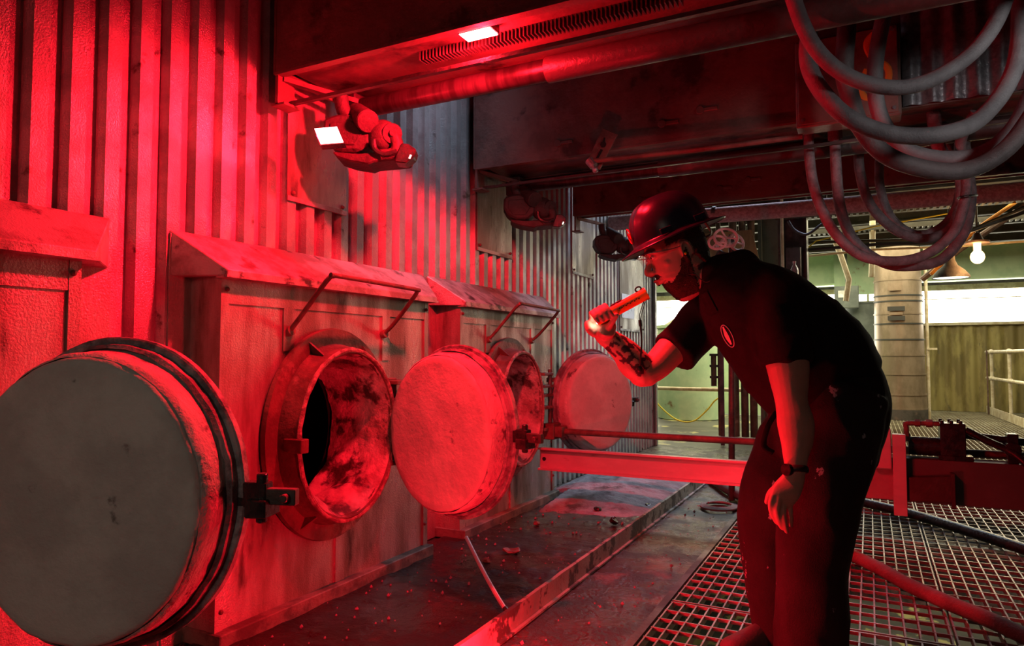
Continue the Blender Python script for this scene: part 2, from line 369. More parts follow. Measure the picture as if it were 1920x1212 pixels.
# ---------------------------------------------------------------- furnace housings
def make_housing(k, label):
    t = thing('furnace_housing', label, 'furnace', (-2.01, (-.08, 1.68, 3.27)[k], 0), 0, 'furnace housings along the wall')
    P = M['panel']; cy, cz, ra, rb = .56, .68, .30, .36
    W = 1.27; zt = 1.285
    # front sheet with an oval hole
    n = 64; inn = []; out = []
    for i in range(n):
        a = 2*PI*i/n; dy, dz = math.cos(a), math.sin(a)
        inn.append((cy+ra*dy, cz+rb*dz))
        s = min((W-cy)/dy if dy > 1e-6 else 9, -cy/dy if dy < -1e-6 else 9, (zt-cz)/dz if dz > 1e-6 else 9, (.05-cz)/dz if dz < -1e-6 else 9)
        out.append((cy+s*dy, cz+s*dz))
    for q in ((0, .05), (W, .05), (0, zt), (W, zt)):                # pull the nearest rim point into each corner
        j = min(range(n), key=lambda i: (out[i][0]-q[0])**2+(out[i][1]-q[1])**2); out[j] = q
    f = MB(); f.add([(x, a, b) for x in (0, -.004) for r in (inn, out) for a, b in r],
          [(i, (i+1) % n, n+(i+1) % n, n+i) for i in range(n)]+[(2*n+i, 3*n+i, 3*n+(i+1) % n, 2*n+(i+1) % n) for i in range(n)])
    f.obj('front_panel', P, t, fix=False)
    f = MB(); f.box(.0, .006, .0, W, 1.185, zt); f.obj('top_strip', P, t)
    for y, z0, z1 in ((.29, 1.02, 1.185), (.90, .98, 1.185), (.60, .05, .26)):
        f = MB(); f.box(0, .007, y, y+.055, z0, z1); f.obj('batten', P, t)
    f = MB(); f.box(-.03, .008, -.004, .03, .05, zt); f.obj('corner_angle', P, t)
    f = MB(); f.box(-.03, .008, W-.03, W+.004, .05, zt); f.obj('corner_angle', P, t)
    f = MB(); f.box(-.19, -.002, -.002, .004, .0, zt); f.obj('side_panel', P, t)
    f = MB(); f.box(-.19, -.002, W-.004, W+.002, .0, zt); f.obj('side_panel', P, t)
    f = MB(); f.box(-.185, -.148, -.09, -.002, 0, 1.43); f.obj('flashing', P, t)
    f = MB(); f.box(-.185, -.148, W+.002, 1.46, 0, 1.43); f.obj('flashing', P, t)
    f = MB(); f.box(-.15, .045, -.01, W+.01, 0, .055); f.obj('plinth', M['plinth'], t, bevel=.004)
    # hood with mitred ends
    h = MB()
    vs = [(-.16, -.09, 1.445), (-.16, 1.46, 1.445), (.05, -.015, 1.300), (.05, W+.02, 1.300), (.05, -.015, 1.278), (.05, W+.02, 1.278), (-.16, -.09, 1.28), (-.16, 1.46, 1.28), (-.16, -.015, 1.278), (-.16, W+.02, 1.278)]
    h.add(vs[:8], [(0, 1, 3, 2), (2, 3, 5, 4), (4, 5, 7, 6), (0, 2, 4, 6), (1, 7, 5, 3), (0, 6, 7, 1)])
    h.obj('hood', M['hood'], t, bevel=.003)
    g = MB(); g.box(-.0, .056, -.02, W+.025, 1.272, 1.282); g.obj('drip_edge', M['hood'], t)
    for y, z in ((.02, 1.235), (W-.02, 1.235), (.02, .12), (W-.02, .16), (.02, .66)):
        b = MB(); b.ball((.010, y, z), .009, 8, 5); b.obj('bolt', M['rust'], t)
    # grab rail
    r = MB(); r.tube([(.005, .32, 1.095), (.06, .322, 1.15), (.185, .328, 1.285), (.213, .335, 1.302), (.215, .36, 1.305), (.21, .86, 1.298), (.205, .885, 1.292), (.19, .895, 1.27), (.07, .905, 1.15), (.005, .907, 1.10)], .0095, 10, 3)
    r.cyl((0, .32, 1.095), (.02, .32, 1.10), .02, 12); r.cyl((0, .907, 1.10), (.02, .907, 1.105), .02, 12)
    r.obj('grab_rail', M['rust'], t, smooth=True)
    # ring, collar, lining
    q = MB(); q.lathe([(.355, .004), (.432, .004), (.436, .012), (.432, .030), (.355, .030)], (0, cy, cz), (1, 0, 0), 72, 1, .87, (0, 0, 1), closed=True)
    me = q.mesh('opening_ring', True, sharp=30); rough_up(me, .0018, 9); put('opening_ring', me, M['rust'], t)
    q = MB(); q.lathe([(.372, .028), (.366, .05), (.352, .105), (.350, .118), (.334, .120), (.326, .10), (.326, .028)], (0, cy, cz), (1, 0, 0), 72, 1, .85, (0, 0, 1))
    me = q.mesh('collar', True, sharp=30); rough_up(me, .0022, 22); put('collar', me, M['rust'], t)
    q = MB(); q.tube([(.117, cy+.345*.85*math.cos(2*PI*i/48), cz+.345*math.sin(2*PI*i/48)) for i in range(48)], .009, 8, closed=True)
    me = q.mesh('lip', True); rough_up(me, .005, 40, k); put('lip', me, M['lip'], t)
    q = MB(); pr = [(.330, .112)]+[(.326-.0006*i, .10-.0150*i) for i in range(22)]
    q.lathe(pr, (0, cy, cz), (1, 0, 0), 110, 1, .85, (0, 0, 1))
    me = q.mesh('tunnel_lining', True)
    for v in me.vertices:
        p = Vector(v.co); e = min(1, max(0, (.10-p.x)/.06)); p8 = p*8+Vector((k*5, 0, 0))
        d = Vector((0, cy-p.y, cz-p.z)); d.normalize()
        low = max(0, (cz-.12-p.z)/.25)
        v.co += d*e*(.012+.018*noise.noise(p8)+.010*noise.noise(p8*2.7)+.006*noise.noise(p8*7)+.03*low*(1+noise.noise(p8*1.5)))
    me.update(); put('tunnel_lining', me, M['lining'], t)
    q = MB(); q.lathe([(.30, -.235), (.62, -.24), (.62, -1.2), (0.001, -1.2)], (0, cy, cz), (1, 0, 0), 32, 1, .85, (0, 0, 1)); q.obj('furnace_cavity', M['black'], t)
    for a in (60, 115, 238, 300):
        c_, s_ = math.cos(math.radians(a)), math.sin(math.radians(a)); g = MB()
        o = Vector((.028, cy+.36*.86*c_, cz+.36*s_)); u = Vector((0, .86*c_, s_))
        g.prism([(0, 0), (.06, 0), (0, .06)], o, u, (1, 0, 0), Vector((0, -s_, c_))*.008); g.obj('gusset', M['rust'], t)
    g = MB(); g.box(.06, .15, cy-.315, cy-.275, cz-.04, cz+.012); g.obj('latch_keeper', M['rust'], t, bevel=.003)
    # hinge
    for z in (.88, .80, .74, .66, .52):
        g = MB(); g.box(.03, .125, .86, 1.0, z-.009, z+.009); g.obj('hinge_plate', M['rust'], t, bevel=.002)
    g = MB(); g.cyl((.105, .985, .48), (.105, .985, .91), .014, 12); g.obj('hinge_pin', M['steel'], t, smooth=True)
    g = MB(); g.box(.03, .07, .87, .93, .50, .90); g.obj('hinge_block', M['rust'], t, bevel=.004)
    return t
def make_door(parent, phi, hx=.10, hy=.985, face=None, seed=0, rb=.37, ra=.335, cz=.68, off=.365):
    fl = MB(); asp = ra/rb
    fl.lathe([(.0001, .035), (rb*.9, .035), (rb-.005, .03), (rb, .024), (rb, .004), (rb-.004, 0), (.0001, 0)], (off, 0, cz), (0, 1, 0), 80, 1, asp, (0, 0, 1))
    me = fl.mesh('door', True, sharp=30); rough_up(me, .002, 12, seed)
    d = put('door', me, M['flange'], parent); d.location = (hx, hy, 0); d.rotation_euler = (0, 0, math.radians(phi))
    r = MB(); r.lathe([(rb*.955, -.002), (rb*.95, -.022), (rb*.925, -.030), (rb*.91, -.012)], (off, 0, cz), (0, 1, 0), 80, 1, asp, (0, 0, 1))
    me = r.mesh('seal_rim', True); rough_up(me, .003, 25, seed+1); put('seal_rim', me, M['flange'], d)
    b = MB(); b.lathe([(rb*.93, 0)]+[(rb*(.915-.016*i/5), -.02*i/1.1) for i in range(1, 6)]+[(rb*.875, -.100)], (off, 0, cz), (0, 1, 0), 96, 1, asp, (0, 0, 1))
    me = b.mesh('plug_band', True); rough_up(me, .0035, 18, seed+2); put('plug_band', me, M['plug_band'], d)
    p = MB(); p.lathe([(rb*.875, -.092), (rb*.868, -.104), (rb*.84, -.112)]+[(rb*.84*(1-i/14), -.112-.007*(1-(1-i/14)**2)) for i in range(1, 15)], (off, 0, cz), (0, 1, 0), 96, 1, asp, (0, 0, 1))
    me = p.mesh('refractory_plug', True, sharp=60); rough_up(me, .0028, 9, seed+3); rough_up(me, .0015, 30, seed+4); put('refractory_plug', me, M['plug'], d)
    for z in (cz+.16, cz-.16):
        g = MB(); g.bar((0, .02, z), (.14, .05, z), .022, .03); g.obj('hinge_strap', M['rust'], d, bevel=.003)
    x0 = off+ra
    g = MB(); g.box(x0-.03, x0+.05, .0, .035, cz-.025, cz+.03); g.box(x0+.01, x0+.06, -.02, .05, cz-.045, cz-.005)
    g.cyl((x0+.035, .012, cz-.06), (x0+.035, .012, cz+.05), .013, 10); l = g.obj('latch', M['greasy'], d, bevel=.003)
    g = MB(); g.box(x0+.05, x0+.12, .0, .022, cz-.018, cz+.018); g.cyl((x0+.1, -.02, cz), (x0+.1, .04, cz), .01, 8); g.obj('latch_bolt', M['steel'], l, bevel=.002)
    return d
h0 = make_housing(0, 'furnace housing cut off by the left edge, behind the big grey-faced open door')
h1 = make_housing(1, 'middle furnace housing, its open port showing a slag-crusted lining, latched beside a bright red door')
h2 = make_housing(2, 'furthest furnace housing, pale streaked front, a steel lance passing its open door')
make_door(h0, DPHI[0], seed=1, rb=.358, ra=.33, cz=.687); make_door(h1, DPHI[1], seed=5, hx=.075, hy=.93); make_door(h2, DPHI[2], seed=9)

# cover plates bolted on the cladding
for (y0, y1, z0, z1, lb) in ((2.13, 2.50, 1.655, 2.30, 'grime-streaked square cover plate on the cladding under the left actuator'),
                        (3.72, 4.19, 1.66, 2.2, 'pale cover plate on the cladding under the middle actuator'),
                        (5.28, 5.77, 1.68, 2.35, 'narrow-looking pale cover plate on the cladding left of the man\'s hard hat'),
                        (6.5, 7.3, 1.25, 2.1, 'plate with a small white notice near the far end of the cladding')):
    t = thing('cover_plate', lb, 'cover plate', (-2.16, y0, z0), 0, 'cover plates on the cladding')
    p = MB(); p.box(-2.163, -2.158, y0, y1, z0, z1); p.obj('plate', M['panel'], t, world=True)
    p = MB(); p.box(-2.158, -2.153, y0, y1, z0, z0+.02); p.obj('edge_fold', M['hood'], t, world=True)
    for y in (y0+.03, y1-.03):
        p = MB(); p.ball((-2.153, y, z0+.035), .010, 8, 5); p.obj('bolt', M['rust'], t, world=True)
    if y0 > 6: 
        p = MB(); p.box(-2.156, -2.154, 6.55, 6.95, 1.38, 1.62); p.obj('notice', M['paper'], t, world=True)

# ---------------------------------------------------------------- overhead girders, one frame per furnace
def make_girder(k, label):
    Y0 = 2.0+1.59*k; D = .42 if k < 2 else .14
    t = thing('girder', label, 'girder', (-2.1, Y0, 2.03), 0, 'overhead girders'); G = M['girder']
    def B(nm, mt, *b, **kw):
        m_ = MB()
        for q in b: m_.box(*q)
        return m_.obj(nm, mt, t, world=True, **kw)
    B('front_plate', G, (-2.1, 3.4, Y0, Y0+.02, 2.135, 2.58), bevel=.002)
    B('bottom_lip', G, (-2.1, 3.4, Y0-.006, Y0+.03, 2.128, 2.14))
    B('soffit', G, (-2.08, 3.4, Y0+.02, Y0+D, 2.16, 2.17))
    B('rear_plate', G, (-2.1, 3.4, Y0+D, Y0+D+.02, 2.14, 2.58))
    B('end_plate', G, (-2.112, -2.1, Y0, Y0+D+.02, 2.135, 2.58))
    B('hanger', G, (-2.10, -2.085, Y0, Y0+.09, 2.01, 2.135), (-2.12, -2.05, Y0, Y0+.09, 2.005, 2.015))
    m_ = MB(); m_.bar((-2.09, Y0+.03, 2.12), (-1.95, Y0+.32, 2.10), .03, .02); m_.obj('brace', G, t, world=True)
    if k < 2: B('rail', M['steel'], (-2.08, 3.4, Y0+.055, Y0+.075, 2.022, 2.036))
    m_ = MB()
    for i in range(66): m_.box(-1.50+.0152*i, -1.495+.0152*i, Y0+.14, Y0+.19, 2.125, 2.165)
    if k == 0: m_.obj('cooling_slots', M['steel'], t, world=True, kind='stuff')
    if k > 0:                                                   # slots, weld scars and lug on the face
        for x, z in ((-1.55, 2.2), (-.75, 2.26), (-.95, 2.22)):
            m_ = MB(); m_.box(x, x+.09, Y0-.012, Y0, z, z+.02); m_.cyl((x, Y0-.015, z+.01), (x, Y0, z+.01), .022, 12); m_.obj('face_lug', G, t, world=True, bevel=.003)
    return t
g0 = make_girder(0, 'overhead steel girder carrying a red lamp at the top edge')
g1 = make_girder(1, 'broad rust-stained overhead girder with a keyhole bracket plate hanging on its face')
g2 = make_girder(2, 'dim overhead girder just above the man\'s hard hat')
for k, g in enumerate((g0, g1)):
    Y0 = 2.0+1.59*k
    lb = ('scratched steel pipe running right from the left actuator', 'dark pipe under the middle girder', 'dark pipe behind the lowest girder over the man')[k]
    t = thing('cylinder_pipe', lb, 'pipe', (-1.95, Y0+.42, 2.09), 0, 'pipes under the girders')
    m_ = MB(); m_.cyl((-2.0, Y0+.38, 2.095), (-1.07, Y0+.38, 2.095), .043, 28); m_.obj('barrel', M['pipe'], t, smooth=True, world=True)
    m_ = MB(); m_.cyl((-1.07, Y0+.38, 2.095), (3.2, Y0+.38, 2.095), .050, 28); m_.obj('sleeve', M['steel'], t, smooth=True, world=True)
    m_ = MB(); m_.box(-2.06, -1.96, Y0+.32, Y0+.44, 2.03, 2.15); m_.obj('gland', M['machine'], t, world=True, bevel=.008)
# corrugated lining on the right of the middle girder
for i in range(4):
    sheet_x(.16+.75*i, .16+.75*i+.75, 2.13, 2.62, 3.56, g1, M['tin'], .085, .02).location = -g1.location
# overhead dark plates closing the bays above the girders
for k in range(3):
    Y0 = 2.0+1.59*k; m_ = MB(); m_.box(-2.1, 3.4, Y0, Y0+(.44 if k < 2 else .16), 2.58, 3.6); m_.obj('trim_2', M['girder'], kind='structure')
# keyhole bracket with spray nozzle and its feed pipe
t = thing('nozzle_bracket', 'tilted red-lit bracket plate with a keyhole slot and dripping nozzle, on the middle girder', 'bracket', (-1.25, 3.5, 2.1))
m_ = MB(); a = Vector((-1.245, 3.48, 2.223)); b = Vector((-1.162, 3.48, 2.175)); c = Vector((-1.264, 3.48, 1.999)); d = Vector((-1.343, 3.48, 2.038))
m_.add([a, b, c, d]+[v+Vector((0, .012, 0)) for v in (a, b, c, d)], [(0, 1, 2, 3), (7, 6, 5, 4), (0, 4, 5, 1), (1, 5, 6, 2), (2, 6, 7, 3), (3, 7, 4, 0)])
m_.obj('plate', M['rust'], t, world=True, bevel=.002)
m_ = MB(); m_.cyl((-1.241, 3.476, 2.131), (-1.239, 3.47, 2.129), .016, 16); m_.bar((-1.249, 3.473, 2.105), (-1.279, 3.473, 2.052), .004, .012, (1,0,0)); m_.bar((-1.231, 3.473, 2.166), (-1.237, 3.473, 2.144), .004, .008, (1,0,0)); m_.obj('keyhole', M['black'], t, world=True)
m_ = MB(); m_.cyl((-1.309, 3.44, 2.047), (-1.28, 3.44, 2.009), .024, 12); m_.cyl((-1.291, 3.44, 2.03), (-1.274, 3.44, 1.979), .012, 10); m_.ball((-1.274, 3.44, 1.991), .018, 8, 6); m_.obj('nozzle', M['tin'], t, world=True, bevel=.002)
m_ = MB(); m_.tube([(-1.285, 3.44, 2.038), (-0.761, 3.46, 2.029), (-0.255, 3.47, 2.028)], .0135, 10); tag(m_.obj('feed_pipe', M['rust'], smooth=True), 'thin rusty feed pipe running right from the keyhole bracket', 'pipe')
# lettering on the third girder
def text_mesh(body, size, mt, loc, rot, name, parent=None, ext=.001):
    cu = bpy.data.curves.new('t', 'FONT'); cu.body = body; cu.size = size; cu.extrude = ext; cu.align_x = 'LEFT'; cu.resolution_u = 3
    o = bpy.data.objects.new('t', cu); C.objects.link(o); bpy.context.view_layer.update()
    me = bpy.data.meshes.new_from_object(o.evaluated_get(bpy.context.evaluated_depsgraph_get()))
    C.objects.unlink(o); bpy.data.objects.remove(o); me.materials.clear()
    o = put(name, me, mt); o.rotation_euler = rot; o.location = loc
    if parent: o.parent = parent; o.location = Vector(loc)-parent.location
    return o
text_mesh('RATION', .085, M['black'], (-1.98, 5.176, 2.40), (PI/2, 0, 0), 'stencil_lettering', g2)
# junction box on the middle girder with orange spray mark
jb = thing('junction_box', 'rusty junction box with an orange sprayed mark where the thin conduits enter', 'junction box', (-.28, 3.44, 2.06))
m_ = MB(); m_.box(-.28, .15, 3.44, 3.56, 2.06, 2.47); m_.obj('casing', M['girder'], jb, world=True, bevel=.006)
m_ = MB(); m_.box(-.27, .14, 3.43, 3.44, 2.07, 2.46); m_.obj('cover', M['girder'], jb, world=True, bevel=.003)
for x, z in ((-.25, 2.09), (.12, 2.09), (.12, 2.44), (-.25, 2.44)):
    m_ = MB(); m_.cyl((x, 3.43, z), (x, 3.424, z), .008, 8); m_.obj('screw', M['tin'], jb, world=True)
m_ = MB(); m_.tube([(.10, 3.428, 2.42), (.06, 3.428, 2.44), (.02, 3.428, 2.40), (.04, 3.428, 2.33), (.10, 3.428, 2.27), (.09, 3.428, 2.19), (.02, 3.428, 2.15), (-.01, 3.428, 2.2), (.02, 3.428, 2.28)], .014, 6, 5, flat=.25)
m_.obj('spray_mark', M['orange'], jb, world=True)
# textured pipe behind the third girder
t = thing('textured_pipe', 'thick rough-coated horizontal pipe just behind the man\'s hard hat', 'pipe', (-2.1, 6.2, 2.2))
m_ = MB(); m_.cyl((-2.15, 6.2, 2.25), (3.6, 6.2, 2.18), .068, 32); m_.obj('coating', M['chalk'], t, smooth=True, world=True)
for x in (-1.2, 1.6):
    m_ = MB(); m_.cyl((x, 6.2, 2.25), (x+.03, 6.2, 2.25), .068, 24); m_.obj('strap', M['steel'], t, smooth=True, world=True)

# ---------------------------------------------------------------- swivel actuators at the girder ends
AWAY = Vector((-.457, .889, 0))
def pxprism(mb, pts, depth):
    vs = [Vector(p) for p in pts]; n = len(vs)
    mb.add(vs+[v+AWAY*depth for v in vs], [tuple(range(n)), tuple(range(2*n-1, n-1, -1))]+[(i, n+i, n+(i+1) % n, (i+1) % n) for i in range(n)])
def make_actuator():
    t = thing('swivel_actuator', 'soot-covered swivel actuator beside the bright red lamp, hung under the left girder', 'actuator', (-1.88, 2.25, 2.03), 0, 'swivel actuators')
    m_ = MB(); pxprism(m_, [(-1.975, 2.14, 1.977), (-1.931, 2.162, 1.994), (-1.888, 2.183, 1.999), (-1.842, 2.209, 1.972), (-1.803, 2.232, 1.915), (-1.809, 2.231, 1.876), (-1.849, 2.212, 1.841), (-1.911, 2.18, 1.841), (-1.958, 2.155, 1.867), (-1.98, 2.141, 1.915)], .16)
    c = m_.obj('casting', M['machine'], t, world=True, bevel=.012)
    m_ = MB(); pxprism(m_, [(-1.948, 2.149, 1.957), (-1.866, 2.191, 1.966), (-1.829, 2.213, 1.914), (-1.859, 2.2, 1.866), (-1.927, 2.165, 1.866), (-1.953, 2.149, 1.909)], .01); m_.obj('cover_plate', M['machine'], c, world=True, bevel=.004)
    m_ = MB(); m_.cyl((-1.925, 2.287, 2.033), (-1.792, 2.202, 1.953), .047, 24); m_.obj('motor', M['machine'], t, world=True, smooth=True, bevel=.004)
    m_ = MB(); m_.ball((-1.789, 2.295, 1.914), (.07, .07, .072), 20, 12); m_.obj('joint', M['machine'], t, world=True, smooth=True)
    m_ = MB(); m_.cyl((-1.717, 2.265, 1.912), (-1.787, 2.329, 1.941), .040, 24); m_.cyl((-1.709, 2.258, 1.911), (-1.716, 2.265, 1.914), .014, 12); m_.obj('joint_cap', M['machine'], t, world=True, smooth=True)
    m_ = MB(); m_.tube([(-1.727, 2.282, 1.914), (-1.712, 2.292, 1.87), (-1.727, 2.287, 1.835), (-1.772, 2.264, 1.826)], .026, 12, 4); m_.obj('arm', M['machine'], t, world=True, smooth=True)
    m_ = MB(); m_.tube([(-1.787, 2.23, 1.886), (-1.782, 2.235, 1.847), (-1.746, 2.255, 1.825), (-1.701, 2.277, 1.838)], .012, 8, 4); m_.obj('hose', M['greasy'], t, world=True, smooth=True)
    m_ = MB(); pxprism(m_, [(-1.946, 2.162, 1.841), (-1.849, 2.213, 1.832), (-1.697, 2.29, 1.85), (-1.654, 2.312, 1.858), (-1.674, 2.304, 1.81), (-1.795, 2.242, 1.797), (-1.815, 2.232, 1.788), (-1.883, 2.197, 1.801), (-1.931, 2.171, 1.819)], .15); m_.obj('skid', M['machine'], t, world=True, bevel=.006)
    m_ = MB(); pxprism(m_, [(-1.701, 2.267, 1.818), (-1.68, 2.275, 1.87), (-1.653, 2.289, 1.865), (-1.627, 2.304, 1.844), (-1.635, 2.301, 1.813), (-1.667, 2.286, 1.787), (-1.705, 2.266, 1.792)], .08); s = m_.obj('sensor_head', M['greasy'], t, world=True, bevel=.004)
    m_ = MB(); pxprism(m_, [(-1.653, 2.289, 1.806), (-1.647, 2.291, 1.821), (-1.641, 2.294, 1.819), (-1.647, 2.292, 1.804)], .003); m_.obj('sensor_light', M['lampwhite'], s, world=True)
    m_ = MB(); m_.tube([(-1.94, 2.208, 2.087), (-1.937, 2.212, 2.043), (-1.922, 2.222, 1.998)], .03, 12, 3); m_.obj('hanger', M['machine'], t, world=True, smooth=True)
    return t
act = make_actuator()
def copy_tree(o, parent=None):
    c = o.copy(); C.objects.link(c)
    if parent is not None: c.parent = parent
    for ch in o.children: copy_tree(ch, c)
    return c
for k, lb in ((1, 'swivel actuator hung below the middle girder left of the man'), (2, 'furthest swivel actuator, boxy and dim, right beside the hard hat')):
    c = copy_tree(act); c.location = act.location+Vector((-.0, 1.59*k, 0)); c['label'] = lb
# red work lamps
def work_lamp(label, c, u, v, nrm, off):
    t = thing('work_lamp', label, 'lamp', c); c = Vector(c); u = Vector(u); v = Vector(v); n = Vector(nrm).normalized()
    m_ = MB(); q = [c-u*1.08-v*1.1, c+u*1.08-v*1.1, c+u*1.08+v*1.1, c-u*1.08+v*1.1]
    m_.add([p for p in q]+[p-n*.03 for p in q], [(0, 1, 2, 3), (7, 6, 5, 4), (0, 4, 5, 1), (1, 5, 6, 2), (2, 6, 7, 3), (3, 7, 4, 0)]); m_.obj('lamp_body', M['greasy'], t, world=True)
    m_ = MB(); q = [c-u-v+n*.003, c+u-v+n*.003, c+u+v+n*.003, c-u+v+n*.003]
    m_.add([p for p in q]+[p-n*.002 for p in q], [(0, 1, 2, 3), (7, 6, 5, 4), (0, 4, 5, 1), (1, 5, 6, 2), (2, 6, 7, 3), (3, 7, 4, 0)]); m_.obj('lens', M['red_lens'], t, world=True)
work_lamp('small glowing red lamp fixed under the top girder edge', (-1.193, 2.061, 2.128), (.06, 0, 0), (0, .032, 0), (0, 0, -1), 0)
a, b, c_, d = [Vector(p) for p in ((-1.917, 2.028, 1.89), (-1.835, 2.07, 1.897), (-1.798, 2.059, 1.829), (-1.872, 2.021, 1.821))]
nn = (b-a).cross(d-a).normalized()
if nn.dot(Vector((0, 0, 1))-(a)) < 0: nn = -nn
work_lamp('glowing red lamp clamped to the left swivel actuator', (a+b+c_+d)/4, (b-a+c_-d)/4, (d-a+c_-b)/4, nn, 0)

# ---------------------------------------------------------------- lance machine across the bay
la = thing('lance_carriage', 'long steel lance beam with a hydraulic drive, crossing behind the man into the last furnace', 'lance machine', (-2.0, 4.15, .24))
Yc = 4.15
m_ = MB(); z0, z1 = .262, .405
m_.box(-1.93, -.2, Yc, Yc+.008, z0, z1); m_.box(-1.93, -.2, Yc-.035, Yc, z1-.012, z1); m_.box(-1.93, -.2, Yc-.035, Yc, z0, z0+.012); m_.box(-1.93, -.2, Yc-.004, Yc, z1-.03, z1-.024)
m_.obj('channel', M['lance'], la, world=True)
for x in (-1.90, ):
    m_ = MB(); m_.cyl((x, Yc-.003, .33), (x, Yc+.001, .33), .013, 14); m_.obj('bolt_hole', M['black'], la, world=True)
m_ = MB(); m_.cyl((-1.93, Yc+.12, .50), (1.3, Yc+.12, .50), .021, 14); m_.obj('drive_rod', M['rust'], la, world=True, smooth=True)
m_ = MB(); m_.box(-1.96, -1.80, Yc+.06, Yc+.16, .465, .535); m_.box(-1.93, -1.85, Yc+.04, Yc+.18, .45, .555); m_.obj('rod_clamp', M['rust'], la, world=True, bevel=.005)
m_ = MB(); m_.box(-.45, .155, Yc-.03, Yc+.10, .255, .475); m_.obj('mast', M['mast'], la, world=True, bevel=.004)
m_ = MB(); m_.box(.155, 1.5, Yc-.03, Yc+.10, .255, .475); m_.obj('mast_rear', M['mast_shaded'], la, world=True, bevel=.004)  # right length of the mast, split off to carry the painted shade
m_ = MB(); m_.box(-.055, .005, Yc-.09, Yc-.03, .19, .60); m_.obj('vertical_bar', M['lance'], la, world=True, dx=.15, bevel=.002)
m_ = MB(); m_.prism([(0, 0), (.085, 0), (.085, .20), (.075, .23), (.01, .23), (0, .20)], (-.145, Yc-.08, .42), (1, 0, 0), (0, 0, 1), (0, .18, 0)); m_.obj('bent_clamp', M['lance'], la, world=True, dx=.15, bevel=.005)
m_ = MB(); m_.prism([(0, 0), (.19, .015), (.19, .14), (0, .12)], (.015, Yc-.085, .265), (1, 0, 0), (0, 0, 1), (0, .05, 0)); m_.box(.195, .212, Yc-.10, Yc-.03, .25, .42); m_.obj('welded_plate', M['steel'], la, world=True, dx=.15, bevel=.002)
m_ = MB(); m_.cyl((.02, Yc+.04, .535), (.25, Yc+.04, .535), .048, 20); m_.obj('drive_barrel', M['greasy'], la, world=True, dx=.15, smooth=True)
m_ = MB(); m_.box(.16, .27, Yc-.02, Yc+.10, .47, .66); m_.cyl((.17, Yc+.04, .60), (.27, Yc+.04, .60), .055, 16); m_.box(.15, .30, Yc-.03, Yc+.11, .475, .50)
for x in (.17, .21, .25):
    for y in (-.01, .09): m_.cyl((x, Yc+y, .655), (x, Yc+y, .675), .009, 8)
m_.obj('hydraulic_motor', M['greasy'], la, world=True, dx=.15, bevel=.003)
m_ = MB(); m_.tube([(.015, Yc, .56), (.012, Yc, .63), (.02, Yc, .652), (.16, Yc, .655)], .013, 10, 3); m_.cyl((.05, Yc, .655), (.075, Yc, .655), .019, 6); m_.cyl((.10, Yc, .655), (.13, Yc, .655), .020, 6); m_.cyl((.012, Yc, .585), (.012, Yc, .60), .019, 6)
m_.obj('hose_fitting', M['rust'], la, world=True, dx=.15)
m_ = MB(); m_.tube([(.27, Yc, .63), (.36, Yc-.01, .58), (.46, Yc-.02, .53), (.56, Yc-.06, .44), (.72, Yc-.12, .40)], .018, 10, 4); m_.tube([(.25, Yc+.08, .60), (.6, Yc+.08, .57), (1.2, Yc+.08, .575)], .02, 10, 4); m_.obj('hydraulic_hose', M['greasy'], la, world=True, dx=.15, smooth=True)
m_ = MB(); m_.box(.44, .485, Yc-.02, Yc+.05, .475, .62); m_.cyl((.46, Yc-.03, .545), (.46, Yc+.06, .545), .036, 16); m_.obj('pillow_block', M['greasy'], la, world=True, dx=.15, bevel=.004)
for x in (-.4, 1.1):
    m_ = MB(); m_.box(x, x+.1, Yc, Yc+.1, .0, .26); m_.obj('support_leg', M['steel'], la, world=True)

# ---------------------------------------------------------------- hanging hoses
def hose(label, pts, r, mt, group=None, name='hanging_hose', cat='hose', k=8, n=14):
    m_ = MB(); m_.tube(pts, r, n, k); return tag(m_.obj(name, mt, smooth=True), label, cat, group)
hose('upper thick grey hose loop sweeping a wide U across the top right', [(-0.209, 2.249, 2.203), (-0.168, 2.278, 2.046), (-0.123, 2.307, 1.947), (-0.054, 2.346, 1.876), (0.033, 2.393, 1.839), (0.121, 2.439, 1.834), (0.21, 2.483, 1.867), (0.303, 2.526, 1.938), (0.368, 2.555, 2.029), (0.407, 2.57, 2.137), (0.424, 2.573, 2.236)], .0235, M['hose'], 'thick hanging hoses')
hose('second thick grey hose loop, lying in front of the other lower loops', [(-0.129, 2.454, 2.304), (-0.143, 2.455, 2.145), (-0.161, 2.453, 2.004), (-0.135, 2.417, 1.887), (-0.061, 2.404, 1.771), (0.031, 2.455, 1.718), (0.128, 2.506, 1.698), (0.234, 2.56, 1.707), (0.332, 2.663, 1.766), (0.421, 2.759, 1.889), (0.463, 2.773, 2.021), (0.476, 2.766, 2.287)], .027, M['hose'], 'thick hanging hoses')
hose('third thick hose dropping from the widest dark vertical run', [(-0.029, 2.835, 2.454), (-0.048, 2.837, 2.235), (-0.06, 2.839, 2.075), (-0.046, 2.851, 1.985), (-0.013, 2.874, 1.865), (0.07, 2.923, 1.755), (0.211, 2.999, 1.699), (0.344, 3.067, 1.699), (0.461, 3.124, 1.765), (0.553, 3.165, 1.885), (0.664, 3.211, 2.095)], .033, M['hose_dk'], 'thick hanging hoses')
hose('fourth thick hose loop just above the lowest thick loop', [(0.13, 3.136, 2.566), (0.077, 3.12, 2.351), (0.046, 3.115, 2.157), (0.051, 3.125, 2.007), (0.092, 3.152, 1.899), (0.171, 3.197, 1.824), (0.305, 3.267, 1.798), (0.43, 3.33, 1.824), (0.537, 3.38, 1.921), (0.618, 3.412, 2.093)], .030, M['hose'], 'thick hanging hoses')
